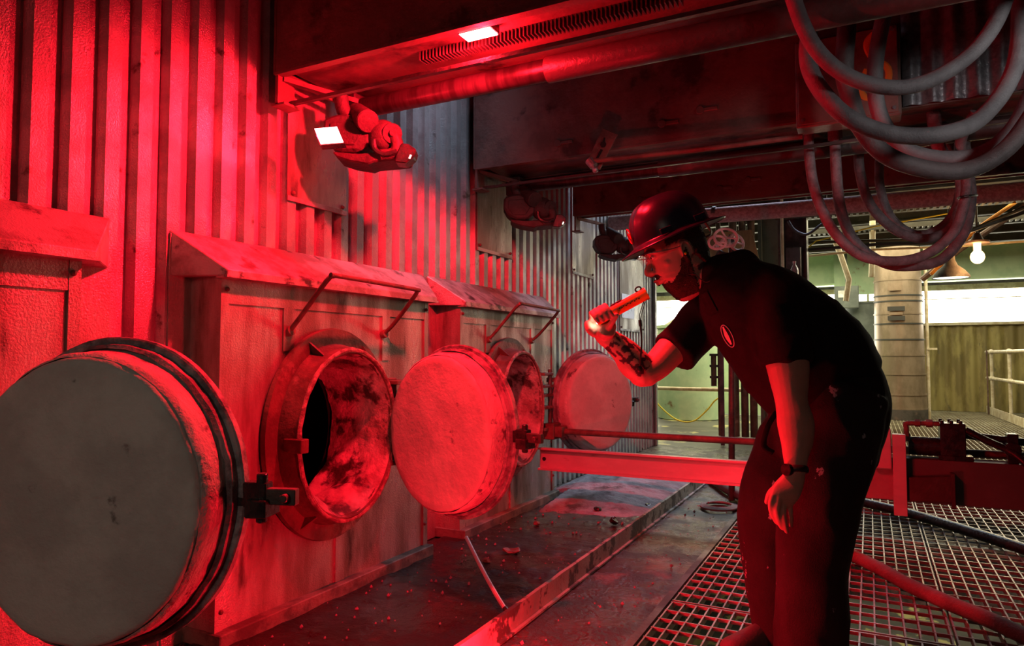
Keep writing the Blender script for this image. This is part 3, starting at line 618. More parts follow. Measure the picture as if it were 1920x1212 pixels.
hose('thin conduit leaving the left socket of the junction box in a long loop', [(-0.251, 3.805, 2.173), (-0.246, 3.761, 1.99), (-0.218, 3.729, 1.803), (-0.145, 3.721, 1.617), (-0.031, 3.786, 1.496), (0.115, 3.863, 1.465), (0.255, 3.933, 1.496), (0.373, 3.989, 1.596), (0.425, 4.008, 1.726), (0.442, 4.009, 1.87), (0.406, 3.871, 2.009), (0.462, 3.781, 2.126)], .0245, M['conduit'], 'thin conduits looping below the junction box')
hose('thin conduit hanging from the hexagonal coupling under the junction box', [(-0.132, 3.866, 2.173), (-0.128, 3.825, 1.936), (-0.111, 3.845, 1.734), (-0.05, 3.885, 1.573), (0.07, 3.952, 1.473), (0.189, 4.014, 1.454), (0.334, 4.087, 1.487), (0.44, 4.134, 1.627), (0.472, 4.142, 1.788), (0.467, 4.133, 1.909), (0.433, 3.994, 2.066)], .026, M['conduit'], 'thin conduits looping below the junction box')
hose('inner thin conduit loop turning back at the level of the rough-coated pipe', [(-0.023, 4.093, 2.154), (-0.024, 4.101, 1.989), (0.023, 4.135, 1.805), (0.141, 4.203, 1.671), (0.279, 4.276, 1.625), (0.4, 4.335, 1.682), (0.448, 4.353, 1.819), (0.444, 4.342, 1.989), (0.369, 4.184, 2.101), (0.322, 4.154, 2.212)], .025, M['conduit'], 'thin conduits looping below the junction box')
hose('innermost thin conduit loop nested in the others', [(0.076, 4.259, 2.104), (0.072, 4.266, 1.928), (0.126, 4.303, 1.753), (0.243, 4.368, 1.666), (0.358, 4.426, 1.701), (0.433, 4.459, 1.797), (0.468, 4.468, 1.958), (0.48, 4.353, 2.131), (0.554, 4.159, 2.259), (0.657, 4.095, 2.327)], .023, M['conduit'], 'thin conduits looping below the junction box')
hose('straight dusty conduit standing upright between the thick hoses', [(0.288, 3.778, 2.592), (0.29, 3.795, 2.313), (0.3, 3.81, 2.111), (0.319, 3.827, 1.984), (0.37, 3.857, 1.908)], .03, M['conduit'])
t = thing('cable_tie', 'black tie binding the thin conduits at the right of their loops', 'cable tie', (0.45, 4.041, 1.783))
m_ = MB(); m_.tube([(0.409, 4.053, 1.785), (0.442, 3.969, 1.775), (0.501, 4.156, 1.812), (0.471, 4.23, 1.809)], .006, 6, 4, closed=True); m_.obj('band', M['darkband'], t, world=True)
t = thing('conduit_coupling', 'hexagonal coupling where the second thin conduit enters the junction box', 'coupling', (-0.132, 3.867, 2.167))
m_ = MB(); m_.cyl((-0.132, 3.867, 2.167), (-0.131, 3.87, 2.107), .034, 6); m_.cyl((-0.131, 3.865, 2.208), (-0.132, 3.867, 2.162), .028, 16); m_.obj('hex_nut', M['conduit'], t, world=True)

# ---------------------------------------------------------------- grating walkway
def grating(x0, x1, y0, y1, label, single, mt, pb=.05, pc=.1):
    t = thing('floor_grating', label, 'grating', ((x0+x1)/2, (y0+y1)/2, -.03), 0, 'walkway gratings')
    n = int(round((x1-x0)/pb)); L_ = y1-y0
    if single:
        m_ = MB(); m_.box(-.003, .003, -L_/2+.004, L_/2-.004, 0, .03); me = m_.mesh('bearing_bar')
        for i in range(n+1):
            o = put('bearing_bar', me, mt, t); o.location = (-(x1-x0)/2+.006+i*((x1-x0-.012)/n), 0, 0)
    else:
        m_ = MB()
        for i in range(n+1):
            x = -(x1-x0)/2+.006+i*((x1-x0-.012)/n); m_.box(x-.003, x+.003, -L_/2+.004, L_/2-.004, 0, .03)
        m_.obj('bearing_bars', mt, t, kind='stuff')
    m_ = MB(); k = int(round(L_/pc))
    for i in range(k+1):
        y = -L_/2+.006+i*((L_-.012)/k); m_.box(-(x1-x0)/2, (x1-x0)/2, y-.003, y+.003, .018, .031)
    m_.obj('cross_rods', mt, t, kind='stuff')
    return t
cols = [-.74+.99*i for i in range(5)]
rows = [(.3, 2.86), (2.87, 5.16), (5.17, 7.8)]
nm_c = ('leftmost', 'second from the left', 'third from the left', 'rightmost visible', 'far right'); nm_r = ('nearest row, under the man\'s feet level', 'middle row under the lance beam', 'row beyond the lance beam')
for i in range(4):
    for j, (a, b) in enumerate(rows):
        grating(cols[i], cols[i]+.985, a, b, 'walkway grating panel, %s column, %s' % (nm_c[i], nm_r[j]), j < 2 and i < 3, M['grate'])
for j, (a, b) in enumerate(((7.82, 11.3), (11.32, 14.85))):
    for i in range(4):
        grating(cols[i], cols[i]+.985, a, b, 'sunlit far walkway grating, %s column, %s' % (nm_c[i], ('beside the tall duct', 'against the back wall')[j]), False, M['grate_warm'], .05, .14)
# things seen on the level below the gratings
for (x, y, z, sx, sy, sz, lb, mt) in ((.05, 3.7, -1.3, .7, .14, .2, 'pale channel seen through the grating below the lower hose', 'white'), (.75, 3.9, -1.4, .6, .15, .2, 'yellow-lit channel seen through the grating at lower right', 'railpaint'),
                                      (-.3, 3.2, -1.2, 1.6, .1, .12, 'dim cross pipe on the level below the grating', 'tin')):
    t = thing('lower_channel', lb, 'channel', (x, y, z), .12)
    m_ = MB(); m_.box(-sx/2, sx/2, -sy/2, sy/2, 0, .02); m_.box(-sx/2, sx/2, -sy/2, -sy/2+.02, 0, sz); m_.obj('web', M[mt], t)
area('lower_level_fill', (.6, 3.0, -.6), (.2, 4.0, -2.5), .4, .4, 9, (1, .88, .6))  # unseen light added under the grating to brighten the level below

# ---------------------------------------------------------------- floor items
k_ = thing('kerb_angle', 'chipped pale steel kerb angle running along the floor beside the grating', 'kerb', (-1.17, 1.2, 0))
me = MB(); n_ = 90
for i in range(n_):
    y0_, y1_ = 1.2+4.5*i/n_, 1.2+4.5*(i+1)/n_
    me.box(-1.186, -1.170, y0_, y1_, 0, .085)
mm = me.mesh('upright'); rough_up(mm, .003, 6); put('upright', mm, M['kerb'], k_).location = (1.17, -1.2, 0)
m_ = MB(); m_.box(-1.17, -1.155, 1.2, 5.7, 0, .008); m_.obj('foot', M['kerb'], k_, world=True)
def hz(x, y):
    u = (x+1.62)/.52; v = (y-5.4)/1.35
    if x < -1.93 and y < 4.62: return -.03
    if abs(u) > 1.0 or abs(v) > 1: return -.02
    e = max(0, 1-(abs(u)**2.5))*max(0, 1-abs(v)**2.2)
    return -.012+.12*e**.8+.02*e*noise.noise(Vector((x*6, y*6, 0)))+.008*noise.noise(Vector((x*22, y*22, 0)))
vs, fs = grid_mesh(-2.17, -1.19, 3.9, 7.3, 70, 190, hz)
tag(put('ash_heap', mesh_from('ash_heap', vs, fs, True), M['ash']), 'low heap of grey ash against the far end of the cladding', 'ash', kind='stuff')
# slag lumps and flakes
def lump(c, r, mt, label, name='slag_lump', flat=.5, group='slag lumps on the wet floor'):
    m_ = MB(); m_.ball(c, (r, r*random.uniform(.6, 1), r*flat), 9, 6, Matrix.Rotation(random.uniform(0, 3), 3, 'Z')); me = m_.mesh(name); rough_up(me, r*.35, 1.2/r, random.random()*9)
    return tag(put(name, me, mt), label, 'slag', group)
lump((-1.62, 3.15, .02), .045, M['rust'], 'largest flat slag flake, in the middle of the dark wet floor', flat=.25)
lump((-1.36, 3.95, .03), .035, M['wet'], 'dark rounded slag lump lying near the kerb')
lump((-1.75, 3.72, .02), .028, M['rust'], 'small reddish slag flake left of the dark lump')
lump((-1.66, 2.95, .02), .022, M['rust'], 'small slag flake just in front of the largest flake')
lump((-1.55, 4.2, .03), .03, M['wet'], 'dark slag crumb at the foot of the ash heap')
lump((-1.30, 4.45, .03), .028, M['wet'], 'dark slag lump between ash heap and kerb')
m_ = MB()
for i in range(420):
    x = random.uniform(-1.95, -.82); y = random.uniform(1.6, 5.4)
    if -1.2 < x < -1.1: continue
    r = random.choice((.003, .004, .004, .006, .009)); z = .012 if x < -1.2 else .003
    m_.add([(x-r, y, z), (x, y-r, z), (x+r, y, z), (x, y+r, z), (x+r*.2, y, z+r*1.2), (x, y, z-r)], [(0, 1, 4), (1, 2, 4), (2, 3, 4), (3, 0, 4), (1, 0, 5), (2, 1, 5), (3, 2, 5), (0, 3, 5)])
tag(m_.obj('debris', M['ash']), 'fine pale crumbs scattered over the wet floor', 'debris', kind='stuff')
t = thing('poker_rod', 'thin red rod leaning up from the wet floor below the middle door', 'rod', (-1.22, 2.36, 0))
m_ = MB(); m_.tube([(-1.215, 2.35, .02), (-1.33, 2.45, .055), (-1.50, 2.62, .10), (-1.68, 2.80, .16)], .009, 8, 5); m_.obj('shaft', M['lance'], t, world=True, smooth=True)
m_ = MB(); m_.tube([(-1.20, 2.335, .012), (-1.26, 2.39, .035)], .011, 8); m_.obj('burnt_tip', M['greasy'], t, world=True, smooth=True)
# coil and floor hoses
pts = []
for i in range(76):
    a = i/76*2*PI*4.5; r = .12-.009*(i/17); pts.append((-.90+r*math.cos(a), 4.72+r*1.1*math.sin(a), .010+.003*(i/17)))
hose('small coil of thin grey cable lying where the walkway begins', pts, .008, M['hose'], None, 'cable_coil', 'cable', 2, 8)
hose('dusty hose running from the floor up to the grating behind the man\'s knee', [(-1.16, 5.707, 0.04), (-0.955, 5.256, 0.04), (-0.757, 4.931, 0.04), (-0.533, 4.731, 0.03), (-0.346, 4.742, 0.03)], .035, M['hose_dk'], None, 'floor_hose')
hose('black hose crossing the grating under the lance beam to the right edge', [(-0.492, 5.765, 0.035), (-0.15, 5.271, 0.035), (0.183, 4.956, 0.035), (0.43, 4.638, 0.035), (0.667, 4.302, 0.035), (0.865, 3.972, 0.035)], .03, M['greasy'], None, 'floor_hose')
hose('brown rubber hose crossing the grating at the lower right', [(-0.536, 4.237, 0.035), (-0.354, 4.091, 0.035), (-0.163, 3.874, 0.035), (0.001, 3.641, 0.035), (0.129, 3.407, 0.035), (0.257, 3.232, 0.035), (0.376, 3.091, 0.035), (0.5, 2.909, 0.035)], .03, M['hose_rust'], None, 'floor_hose')

# ---------------------------------------------------------------- hall beyond
t = thing('metal_duct', 'tall banded metal duct with two black labels, standing in front of the window', 'duct', (.43, 12.8, 0))
m_ = MB(); m_.cyl((0.43, 12.8, 0), (.43, 12.8, 2.76), .37, 48, .33); m_.obj('barrel', M['duct'], t, world=True, smooth=True)
for i, z in enumerate((.16, .38, .70, 1.0, 1.25, 1.5, 1.66, 1.86, 1.95, 2.2)):
    m_ = MB(); rr = .372-.013*z; m_.cyl((.43, 12.8, z), (.43, 12.8, z+(.022)), rr+.006, 48); m_.obj('band', M['darkband'] if i in (4, 5, 7, 8) else M['duct'], t, world=True, smooth=True)
m_ = MB(); m_.cyl((.43, 12.8, 0), (.43, 12.8, .16), .378, 48); m_.obj('foot_band', M['steel'], t, world=True, smooth=True)
for z in (1.56, 1.71):
    m_ = MB(); m_.box(.27, .51, 12.41, 12.45, z, z+.07); m_.obj('label_plate', M['darkband'], t, world=True)
m_ = MB(); m_.box(.29, .48, 12.42, 12.45, 1.645, 1.69); m_.obj('label_plate', M['duct'], t, world=True)
m_ = MB(); m_.box(.28, .47, 12.42, 12.45, 2.03, 2.15); m_.obj('faded_label', M['duct'], t, world=True)
t = thing('vertical_pipe', 'thin upright pipe just right of the banded duct', 'pipe', (.82, 12.9, 0))
m_ = MB(); m_.cyl((.83, 12.9, 0), (.83, 12.9, 2.77), .025, 10); m_.obj('shaft', M['railpaint'], t, world=True, smooth=True)
m_ = MB(); m_.box(.82, .96, 12.86, 12.88, 1.1, 1.13); m_.obj('bracket', M['railpaint'], t, world=True)
# left background: green tank, pipes, cream boards
t = thing('green_tank', 'pale green round tank seen under the man\'s raised arm', 'tank', (-2.62, 11.4, 0))
m_ = MB(); m_.cyl((-2.62, 11.4, 0), (-2.62, 11.4, 1.45), .5, 48); m_.obj('shell', M['green'], t, world=True, smooth=True)
m_ = MB(); m_.cyl((-2.62, 11.4, 1.45), (-2.62, 11.4, 1.50), .52, 48); m_.obj('rim', M['green'], t, world=True, smooth=True)
t = thing('green_plinth', 'low pale green block left of the green tank', 'plinth', (-3.0, 12.0, 0))
m_ = MB(); m_.box(-4.6, -3.2, 12.5, 12.9, .0, .45); m_.obj('block', M['green'], t, world=True, bevel=.01)
t = thing('green_partition', 'pale green sheet partition filling the background between tank and pipes', 'partition', (-1.2, 12.4, 0))
m_ = MB(); m_.box(-2.6, -.75, 12.4, 12.45, 0, 1.3); m_.obj('sheet', M['green'], t, world=True)
t = thing('cross_rail', 'thin brown rail running across in front of the green tank', 'rail', (-2.5, 10.2, .5))
for x in (-3.9, -.9):
    m_ = MB(); m_.cyl((x, 10.2, 0), (x, 10.2, 1.3), .022, 10); m_.obj('post', M['rust'], t, world=True, smooth=True)
m_ = MB(); m_.cyl((-3.9, 10.2, .52), (-.6, 10.2, .52), .028, 10); m_.obj('tube', M['railpaint'], t, world=True, smooth=True)
m_ = MB(); m_.cyl((-3.9, 10.2, 1.3), (-.6, 10.2, 1.3), .022, 10); m_.obj('tube', M['rust'], t, world=True, smooth=True)
hose('yellow cable sagging in front of the green tank', [(-2.875, 10.1, 0.417), (-2.733, 10.1, 0.241), (-2.499, 10.1, 0.072), (-2.269, 10.1, 0.066), (-2.078, 10.1, 0.225), (-1.965, 10.1, 0.365), (-1.876, 10.1, 0.42)], .011, M['yellow'], None, 'yellow_cable', 'cable', 6, 8)
for px_, lb, r_, tp in ((-1.757, 'leftmost and shortest upright pipe in front of the green wall', .035, 1.0), (-1.679, 'slim upright pipe with a clamped upper section beside the green tank', .03, 3), (-1.50, 'thickest brown upright pipe in front of the green wall', .05, 3), (-1.385, 'brown upright pipe right behind the thickest one', .045, 3), (-1.28, 'brown upright pipe nearest the man\'s shirt', .045, 3)):
    t = thing('upright_pipe', lb, 'pipe', (px_, 9.0, 0), 0, 'upright pipes before the green wall')
    m_ = MB(); z0 = .0 if tp == 3 else .62
    m_.cyl((px_, 9, z0), (px_, 9, tp if tp != 3 else 2.9), r_, 14); m_.obj('shaft', M['rust'], t, world=True, smooth=True)
    if px_ < -1.6:
        for z in (.72, .86, 1.0):
            m_ = MB(); m_.cyl((px_, 9, z), (px_, 9, z+.03), r_*1.5, 10); m_.obj('clamp', M['steel'], t, world=True)
t = thing('steel_column', 'broad dark grey column low behind the man\'s stomach', 'column', (-1.15, 9.0, 0))
m_ = MB(); m_.box(-1.2, -.72, 9.1, 9.16, 0, 3); m_.box(-1.2, -1.16, 9.0, 9.3, 0, 3); m_.obj('web', M['grey_door'], t, world=True)
t = thing('steel_post', 'dark H-section post rising behind the man\'s shoulders', 'post', (-.8, 8.3, 0))
m_ = MB(); m_.box(-.88, -.86, 8.2, 8.45, 0, 3); m_.box(-.60, -.585, 8.2, 8.45, 0, 3); m_.box(-.87, -.59, 8.33, 8.345, 0, 3); m_.obj('section', M['steel'], t, world=True)
m_ = MB(); m_.cyl((-.83, 8.15, 0), (-.83, 8.15, 3), .018, 8); m_.obj('conduit', M['railpaint'], t, world=True, smooth=True)
m_ = MB(); m_.box(-.80, -.64, 8.15, 8.2, 1.85, 2.2); m_.obj('box', M['steel'], t, world=True, bevel=.01)
t = thing('rusty_sheet', 'brown sheet panel leaning behind the valve wheels', 'panel', (-1.3, 8.0, 1.4))
m_ = MB(); m_.box(-1.5, -1.46, 8.02, 8.06, 0, 1.6); m_.obj('prop', M['steel'], t, world=True)
m_ = MB(); m_.prism([(0, 0), (.62, 0), (.42, .9), (-.1, .9)], (-1.55, 8.0, 1.5), (1, 0, 0), (0, 0, 1), (0, .02, 0)); m_.obj('sheet', M['corr_far'], t, world=True)
# valve wheels
vt = thing('valve_cluster', 'three pale valve handwheels just behind the man\'s hard hat', 'valve', (-0.803, 4.729, 1.7))
for (c, r_, tilt) in ((Vector((-0.829, 4.711, 1.785)), .062, .5), (Vector((-0.784, 4.848, 1.769)), .055, 1.0), (Vector((-0.88, 4.686, 1.753)), .045, .2)):
    ax = Vector((math.sin(tilt), -math.cos(tilt), .15)).normalized(); d, u, v = frame(ax)
    m_ = MB(); m_.tube([c+u*r_*math.cos(2*PI*i/20)+v*r_*1.25*math.sin(2*PI*i/20) for i in range(20)], .009, 8, closed=True)
    for i in range(3):
        a = 2*PI*i/3+.4; m_.tube([c, c+u*r_*math.cos(a)+v*r_*1.25*math.sin(a)], .006, 6)
    m_.cyl(c, c-ax*.09, .012, 8); m_.obj('handwheel', M['white'], vt, world=True, smooth=True)
m_ = MB(); m_.tube([(-0.901, 4.791, 1.697), (-0.847, 4.82, 1.672), (-0.741, 4.875, 1.672), (-0.726, 4.885, 1.625)], .03, 10, 3); m_.cyl((-0.82, 4.882, 1.832), (-0.872, 5.032, 0.0), .022, 10); m_.obj('manifold', M['steel'], vt, world=True, smooth=True)
t = thing('plastic_bottle', 'small clear plastic bottle standing above the man\'s back', 'bottle', (-.56, 6.43, 1.63))
m_ = MB(); m_.lathe([(.001, 0), (.03, 0), (.032, .02), (.032, .10), (.028, .12), (.012, .15), (.012, .165), (.001, .166)], (-.56, 6.43, 1.64), n=20); m_.obj('body', M['tin'], t, world=True, smooth=True)
m_ = MB(); m_.cyl((-.56, 6.43, 1.803), (-.56, 6.43, 1.82), .014, 12); m_.obj('cap', M['white'], t, world=True)
t = thing('ledge', 'narrow steel ledge carrying the plastic bottle, mostly behind the man', 'ledge', (-.6, 6.45, 1.6))
m_ = MB(); m_.box(-.85, -.45, 6.36, 6.5, 1.615, 1.635); m_.box(-.7, -.66, 6.4, 6.44, 0, 1.615); m_.obj('shelf', M['steel'], t, world=True)
# grey cabinet and support right of the post
t = thing('grey_cabinet', 'grey electrical cabinet with a pale label, hung before the window', 'cabinet', (-.35, 13.4, 1.4))
m_ = MB(); m_.box(-.35, -.31, 13.5, 13.54, 2.0, 3.03); m_.obj('hanger_bar', M['grey_door'], t, world=True)
m_ = MB(); m_.box(-.52, -.14, 13.35, 13.5, 1.83, 2.22); m_.obj('casing', M['grey_door'], t, world=True, bevel=.01)
m_ = MB(); m_.box(-.46, -.34, 13.34, 13.35, 2.02, 2.14); m_.obj('label_plate', M['white'], t, world=True)
t = thing('grey_tank', 'dark grey rounded tank in front of the window beside the banded duct', 'tank', (-.1, 13.6, 0))
m_ = MB(); m_.cyl((-.05, 13.9, 0), (-.05, 13.9, 1.92), .34, 32); m_.obj('shell', M['grey_door'], t, world=True, smooth=True)
m_ = MB(); m_.cyl((-.05, 13.9, 1.92), (-.05, 13.9, 1.95), .35, 32); m_.obj('lid', M['grey_door'], t, world=True, smooth=True)
t = thing('window_panel', 'pale green painted panel above the grey tank', 'panel', (-.1, 14.1, 2))
m_ = MB(); m_.box(-.55, .4, 14.1, 14.13, 2.12, 3.02); m_.obj('sheet', M['green'], t, world=True)
t = thing('diagonal_brace', 'pale diagonal brace crossing the bright window left of the man\'s arm', 'brace', (-3.2, 12.6, 1.3))
m_ = MB(); m_.bar((-3.6, 12.6, 1.35), (-1.0, 12.6, 2.9), .12, .10); m_.bar((-3.6, 12.6, 0), (-3.6, 12.6, 1.4), .1, .1); m_.obj('angle', M['cream'], t, world=True)
t = thing('cream_frame', 'cream painted column standing at the end of the corrugated wall', 'column', (-2.9, 9.6, 0))
m_ = MB(); m_.box(-2.86, -2.80, 9.5, 9.7, 0, 3.0); m_.obj('flange', M['cream'], t, world=True)
# strut hangers and conduits under the far ceiling
def seg(label, pts, r, mt, name='conduit', cat='conduit', group='conduits under the far ceiling', k=0):
    m_ = MB(); m_.tube(pts, r, 8, k); return tag(m_.obj(name, mt, smooth=True), label, cat, group)
seg('bent pale strut hanging under the far ceiling above the grey cabinet', [(-0.463, 10.0, 2.784), (-0.312, 10.0, 2.348), (-0.213, 10.0, 1.992), (-0.256, 10.0, 1.715)], .035, M['railpaint'], 'ceiling_strut', 'strut', None)
seg('upright pale strut hanging beside the banded duct', [(0.078, 10.0, 2.874), (0.066, 10.0, 2.356), (0.046, 10.0, 2.013)], .035, M['railpaint'], 'ceiling_strut', 'strut', None)
seg('long rusty brace rising to the right edge past the glowing bulb', [(0.601, 10.0, 1.951), (1.014, 10.0, 2.303), (1.453, 10.0, 2.612), (1.771, 10.0, 2.856)], .035, M['rust'], 'ceiling_strut', 'strut', None)
seg('second rusty brace parallel to the one past the bulb', [(0.671, 9.6, 1.972), (1.137, 9.6, 2.477), (1.628, 9.6, 2.832)], .022, M['orange'], 'ceiling_strut', 'strut', None)
seg('uppermost dark conduit across the far ceiling', [(-0.716, 9.0, 2.372), (0.406, 9.0, 2.318), (0.917, 9.0, 2.338), (1.546, 9.0, 2.601)], .018, M['darkband'])
seg('dark conduit just below the uppermost one', [(-0.67, 8.4, 2.19), (0.128, 8.4, 2.203), (0.667, 8.4, 2.18), (1.441, 8.4, 2.441)], .018, M['darkband'])
seg('pale conduit lit along the far ceiling beside the bulb', [(-0.751, 9.4, 2.251), (0.085, 9.4, 2.286), (0.954, 9.4, 2.262), (1.603, 9.4, 2.274)], .014, M['railpaint'])
seg('thin yellow line slanting under the far ceiling', [(-0.69, 8.8, 2.214), (-0.526, 8.8, 2.348), (0.086, 8.8, 2.465), (0.805, 8.8, 2.549)], .008, M['yellow'])
seg('black cord drooping in a small arc right of the dark post', [(-0.656, 7.0, 2.279), (-0.601, 7.0, 2.187), (-0.5, 7.0, 2.139), (-0.393, 7.0, 2.205), (-0.346, 7.0, 2.266), (-0.328, 7.0, 2.524)], .013, M['darkband'], 'cord', 'cord', None, 5)
t = thing('ribbed_tray', 'bright ribbed cable tray under the far ceiling behind the hose loops', 'cable tray', (-.3, 9.8, 2.6))
for zz, yy in ((2.62, 9.8), (2.55, 8.2)):
    m_ = MB()
    for i in range(70): m_.bar((-.8+.06*i, yy, zz), (-.8+.06*i, yy+.28, zz), .025, .02)
    m_.box(-.9, 3.6, yy-.01, yy, zz-.03, zz+.03); m_.obj('rungs', M['joist'], t, world=True, kind='stuff')
# lamps of the hall
lt = thing('dome_lamp', 'unlit-looking dome-shaded lamp with a bright underside, hanging left of the bare bulb', 'lamp', (0.82, 9.0, 1.871))
cx_, cy_, cz_ = (0.82, 9.0, 1.859)
m_ = MB(); m_.lathe([(.185, 0), (.178, .03), (.13, .09), (.07, .14), (.045, .20), (.04, .27), (.001, .275)], (cx_, cy_, cz_), n=32); m_.obj('lamp_shade', M['machine'], lt, world=True, smooth=True)
m_ = MB(); m_.lathe([(.001, .012), (.17, .012), (.17, .006), (.001, .006)], (cx_, cy_, cz_), n=32); m_.obj('lens', M['lampwhite'], lt, world=True)
m_ = MB(); m_.cyl((cx_, cy_, cz_+.27), (cx_, cy_, 3.0), .012, 8); m_.obj('stem', M['steel'], lt, world=True)
lt = thing('bare_bulb_lamp', 'glowing bare orange bulb under a small flat shade, far upper right', 'lamp', (1.073, 9.0, 2.103))
bx_, by_, bz_ = (1.072, 9.0, 2.08)
m_ = MB(); m_.ball((bx_, by_, bz_), (.068, .068, .075), 20, 12); m_.cyl((bx_, by_, bz_+.05), (bx_, by_, bz_+.15), .035, 12); m_.obj('bulb', M['bulb'], lt, world=True, smooth=True)
m_ = MB(); m_.cyl((bx_, by_, bz_+.15), (bx_, by_, bz_+.17), .12, 24); m_.cyl((bx_, by_, bz_+.17), (bx_, by_, bz_+.26), .07, 16, .03); m_.obj('shade_plate', M['rust'], lt, world=True)
m_ = MB(); m_.cyl((bx_, by_, bz_+.26), (bx_, by_, 3.0), .012, 8); m_.obj('stem', M['steel'], lt, world=True)
pl = bpy.data.lights.new('bulb_light', 'POINT'); pl.energy = 18; pl.color = (1, .55, .2); pl.shadow_soft_size = .07
po = bpy.data.objects.new('bulb_light', pl); C.objects.link(po); po.location = (bx_-.05, by_-.25, bz_-.1)
# handrail at the far right
hr = thing('handrail', 'cream tubular handrail with kick plate at the far right of the walkway', 'handrail', (1.9, 13, 0))
for z in (.62, 1.07):
    m_ = MB(); m_.tube([(1.82, 14.6, z), (1.88, 13.0, z), (1.98, 10.0, z), (2.05, 8.5, z)], .027, 10, 2); m_.obj('rail_tube', M['railpaint'], hr, world=True, smooth=True)
for i, y in enumerate((14.2, 12.9, 11.4, 9.8)):
    x = 1.84+.06*i; m_ = MB(); m_.cyl((x, y, 0), (x, y, 1.1), .025, 10); m_.obj('post', M['railpaint'], hr, world=True, smooth=True)
    for z in (.62, 1.07):
        m_ = MB(); m_.ball((x, y, z), .045, 10, 8); m_.obj('ball_joint', M['railpaint'], hr, world=True, smooth=True)
m_ = MB(); m_.box(1.78, 1.80, 14.3, 14.33, 0, 1.1); m_.obj('end_bar', M['rust'], hr, world=True)
m_ = MB(); m_.bar((1.80, 14.6, .07), (2.0, 8.5, .07), .01, .13); m_.obj('kick_plate', M['railpaint'], hr, world=True)

# ---------------------------------------------------------------- the man
def temp_eval(me, mods):
    o = bpy.data.objects.new('tmp', me); C.objects.link(o)
    for ty, kw in mods:
        m = o.modifiers.new(ty, ty)
        for k, v in kw.items(): setattr(m, k, v)
    bpy.context.view_layer.update()
    r = bpy.data.meshes.new_from_object(o.evaluated_get(bpy.context.evaluated_depsgraph_get()))
    C.objects.unlink(o); bpy.data.objects.remove(o); r.materials.clear(); return r
def remesh(mb, vox, it=4, fac=.5):
    me = mb.mesh('m', False)
    return temp_eval(me, [('REMESH', dict(mode='VOXEL', voxel_size=vox, use_smooth_shade=True)), ('SMOOTH', dict(iterations=it, factor=fac))])
def loft(mb, st, ref, k=4, n=20, round_end=True, power=1.0):
    ref = Vector(ref)
    P = smooth_path([s[0] for s in st], k); Q = smooth_path([(s[1], s[2], 0) for s in st], k)
    if round_end:                                            # domed ends
        for e in (0, 1):
            p = P[0] if e == 0 else P[-1]; q = Q[0] if e == 0 else Q[-1]; t = (P[0]-P[1]) if e == 0 else (P[-1]-P[-2]); t.normalize()
            r = min(q[0], q[1]); add = [(p+t*r*math.sin(a), q*math.cos(a)) for a in (.5, 1.0, 1.35)]
            if e == 0: P = [a[0] for a in reversed(add)]+P; Q = [a[1] for a in reversed(add)]+Q
            else: P += [a[0] for a in add]; Q += [a[1] for a in add]
    m = len(P); vs = []
    for i in range(m):
        t = (P[min(i+1, m-1)]-P[max(i-1, 0)]).normalized(); a = (ref-t*ref.dot(t)).normalized(); b = t.cross(a)
        for j in range(n):
            c_, s_ = math.cos(2*PI*j/n), math.sin(2*PI*j/n)
            c2 = math.copysign(abs(c_)**power, c_); s2 = math.copysign(abs(s_)**power, s_)
            vs.append(P[i]+a*(Q[i][0]*c2)+b*(Q[i][1]*s2))
    mb.add(vs, [(i*n+j, i*n+(j+1) % n, (i+1)*n+(j+1) % n, (i+1)*n+j) for i in range(m-1) for j in range(n)]+[tuple(range(n-1, -1, -1)), tuple((m-1)*n+j for j in range(n))])
V = Vector
man = thing('person', 'bending man in black shirt and dark hard hat, holding a yellow tube to his face', 'person', (-.228, 2.388, 0), YAW); man.scale = (.89, .89, .89)
CAMD = V((0, -1, 0))                                         # towards the camera side (his left)
# head frame
ear = V((-0.372, 0.002, 1.497)); hf = V((-.925, -.05, -.375)).normalized(); hl = V((0, -1, 0)); hl = (hl-hf*hl.dot(hf)).normalized(); hu = hl.cross(hf)
if hu.z < 0: hu = -hu
hc = ear-hl*.074
HS = 1.10
def H(f, l, u): return hc+(hf*f+hl*l+hu*u)*HS
body = MB()
prof = [(-.128, .080, .045, .016), (-.122, .094, .012, .032), (-.108, .101, -.020, .046), (-.092, .100, -.045, .055), (-.078, .094, -.060, .060), (-.066, .100, -.070, .062), (-.055, .100, -.076, .064), (-.045, .103, -.082, .066), (-.030, .100, -.088, .068),
        (-.012, .098, -.094, .069), (.008, .095, -.098, .070), (.024, .090, -.100, .072), (.036, .093, -.102, .074), (.050, .101, -.103, .075), (.072, .101, -.103, .076), (.098, .090, -.098, .072), (.118, .066, -.078, .058), (.132, .03, -.045, .034)]
st = [(H((a+b)/2, 0, u), (a-b)/2*HS, w*HS) for u, a, b, w in prof]
loft(body, st, hf, 2, 28, False, .88)
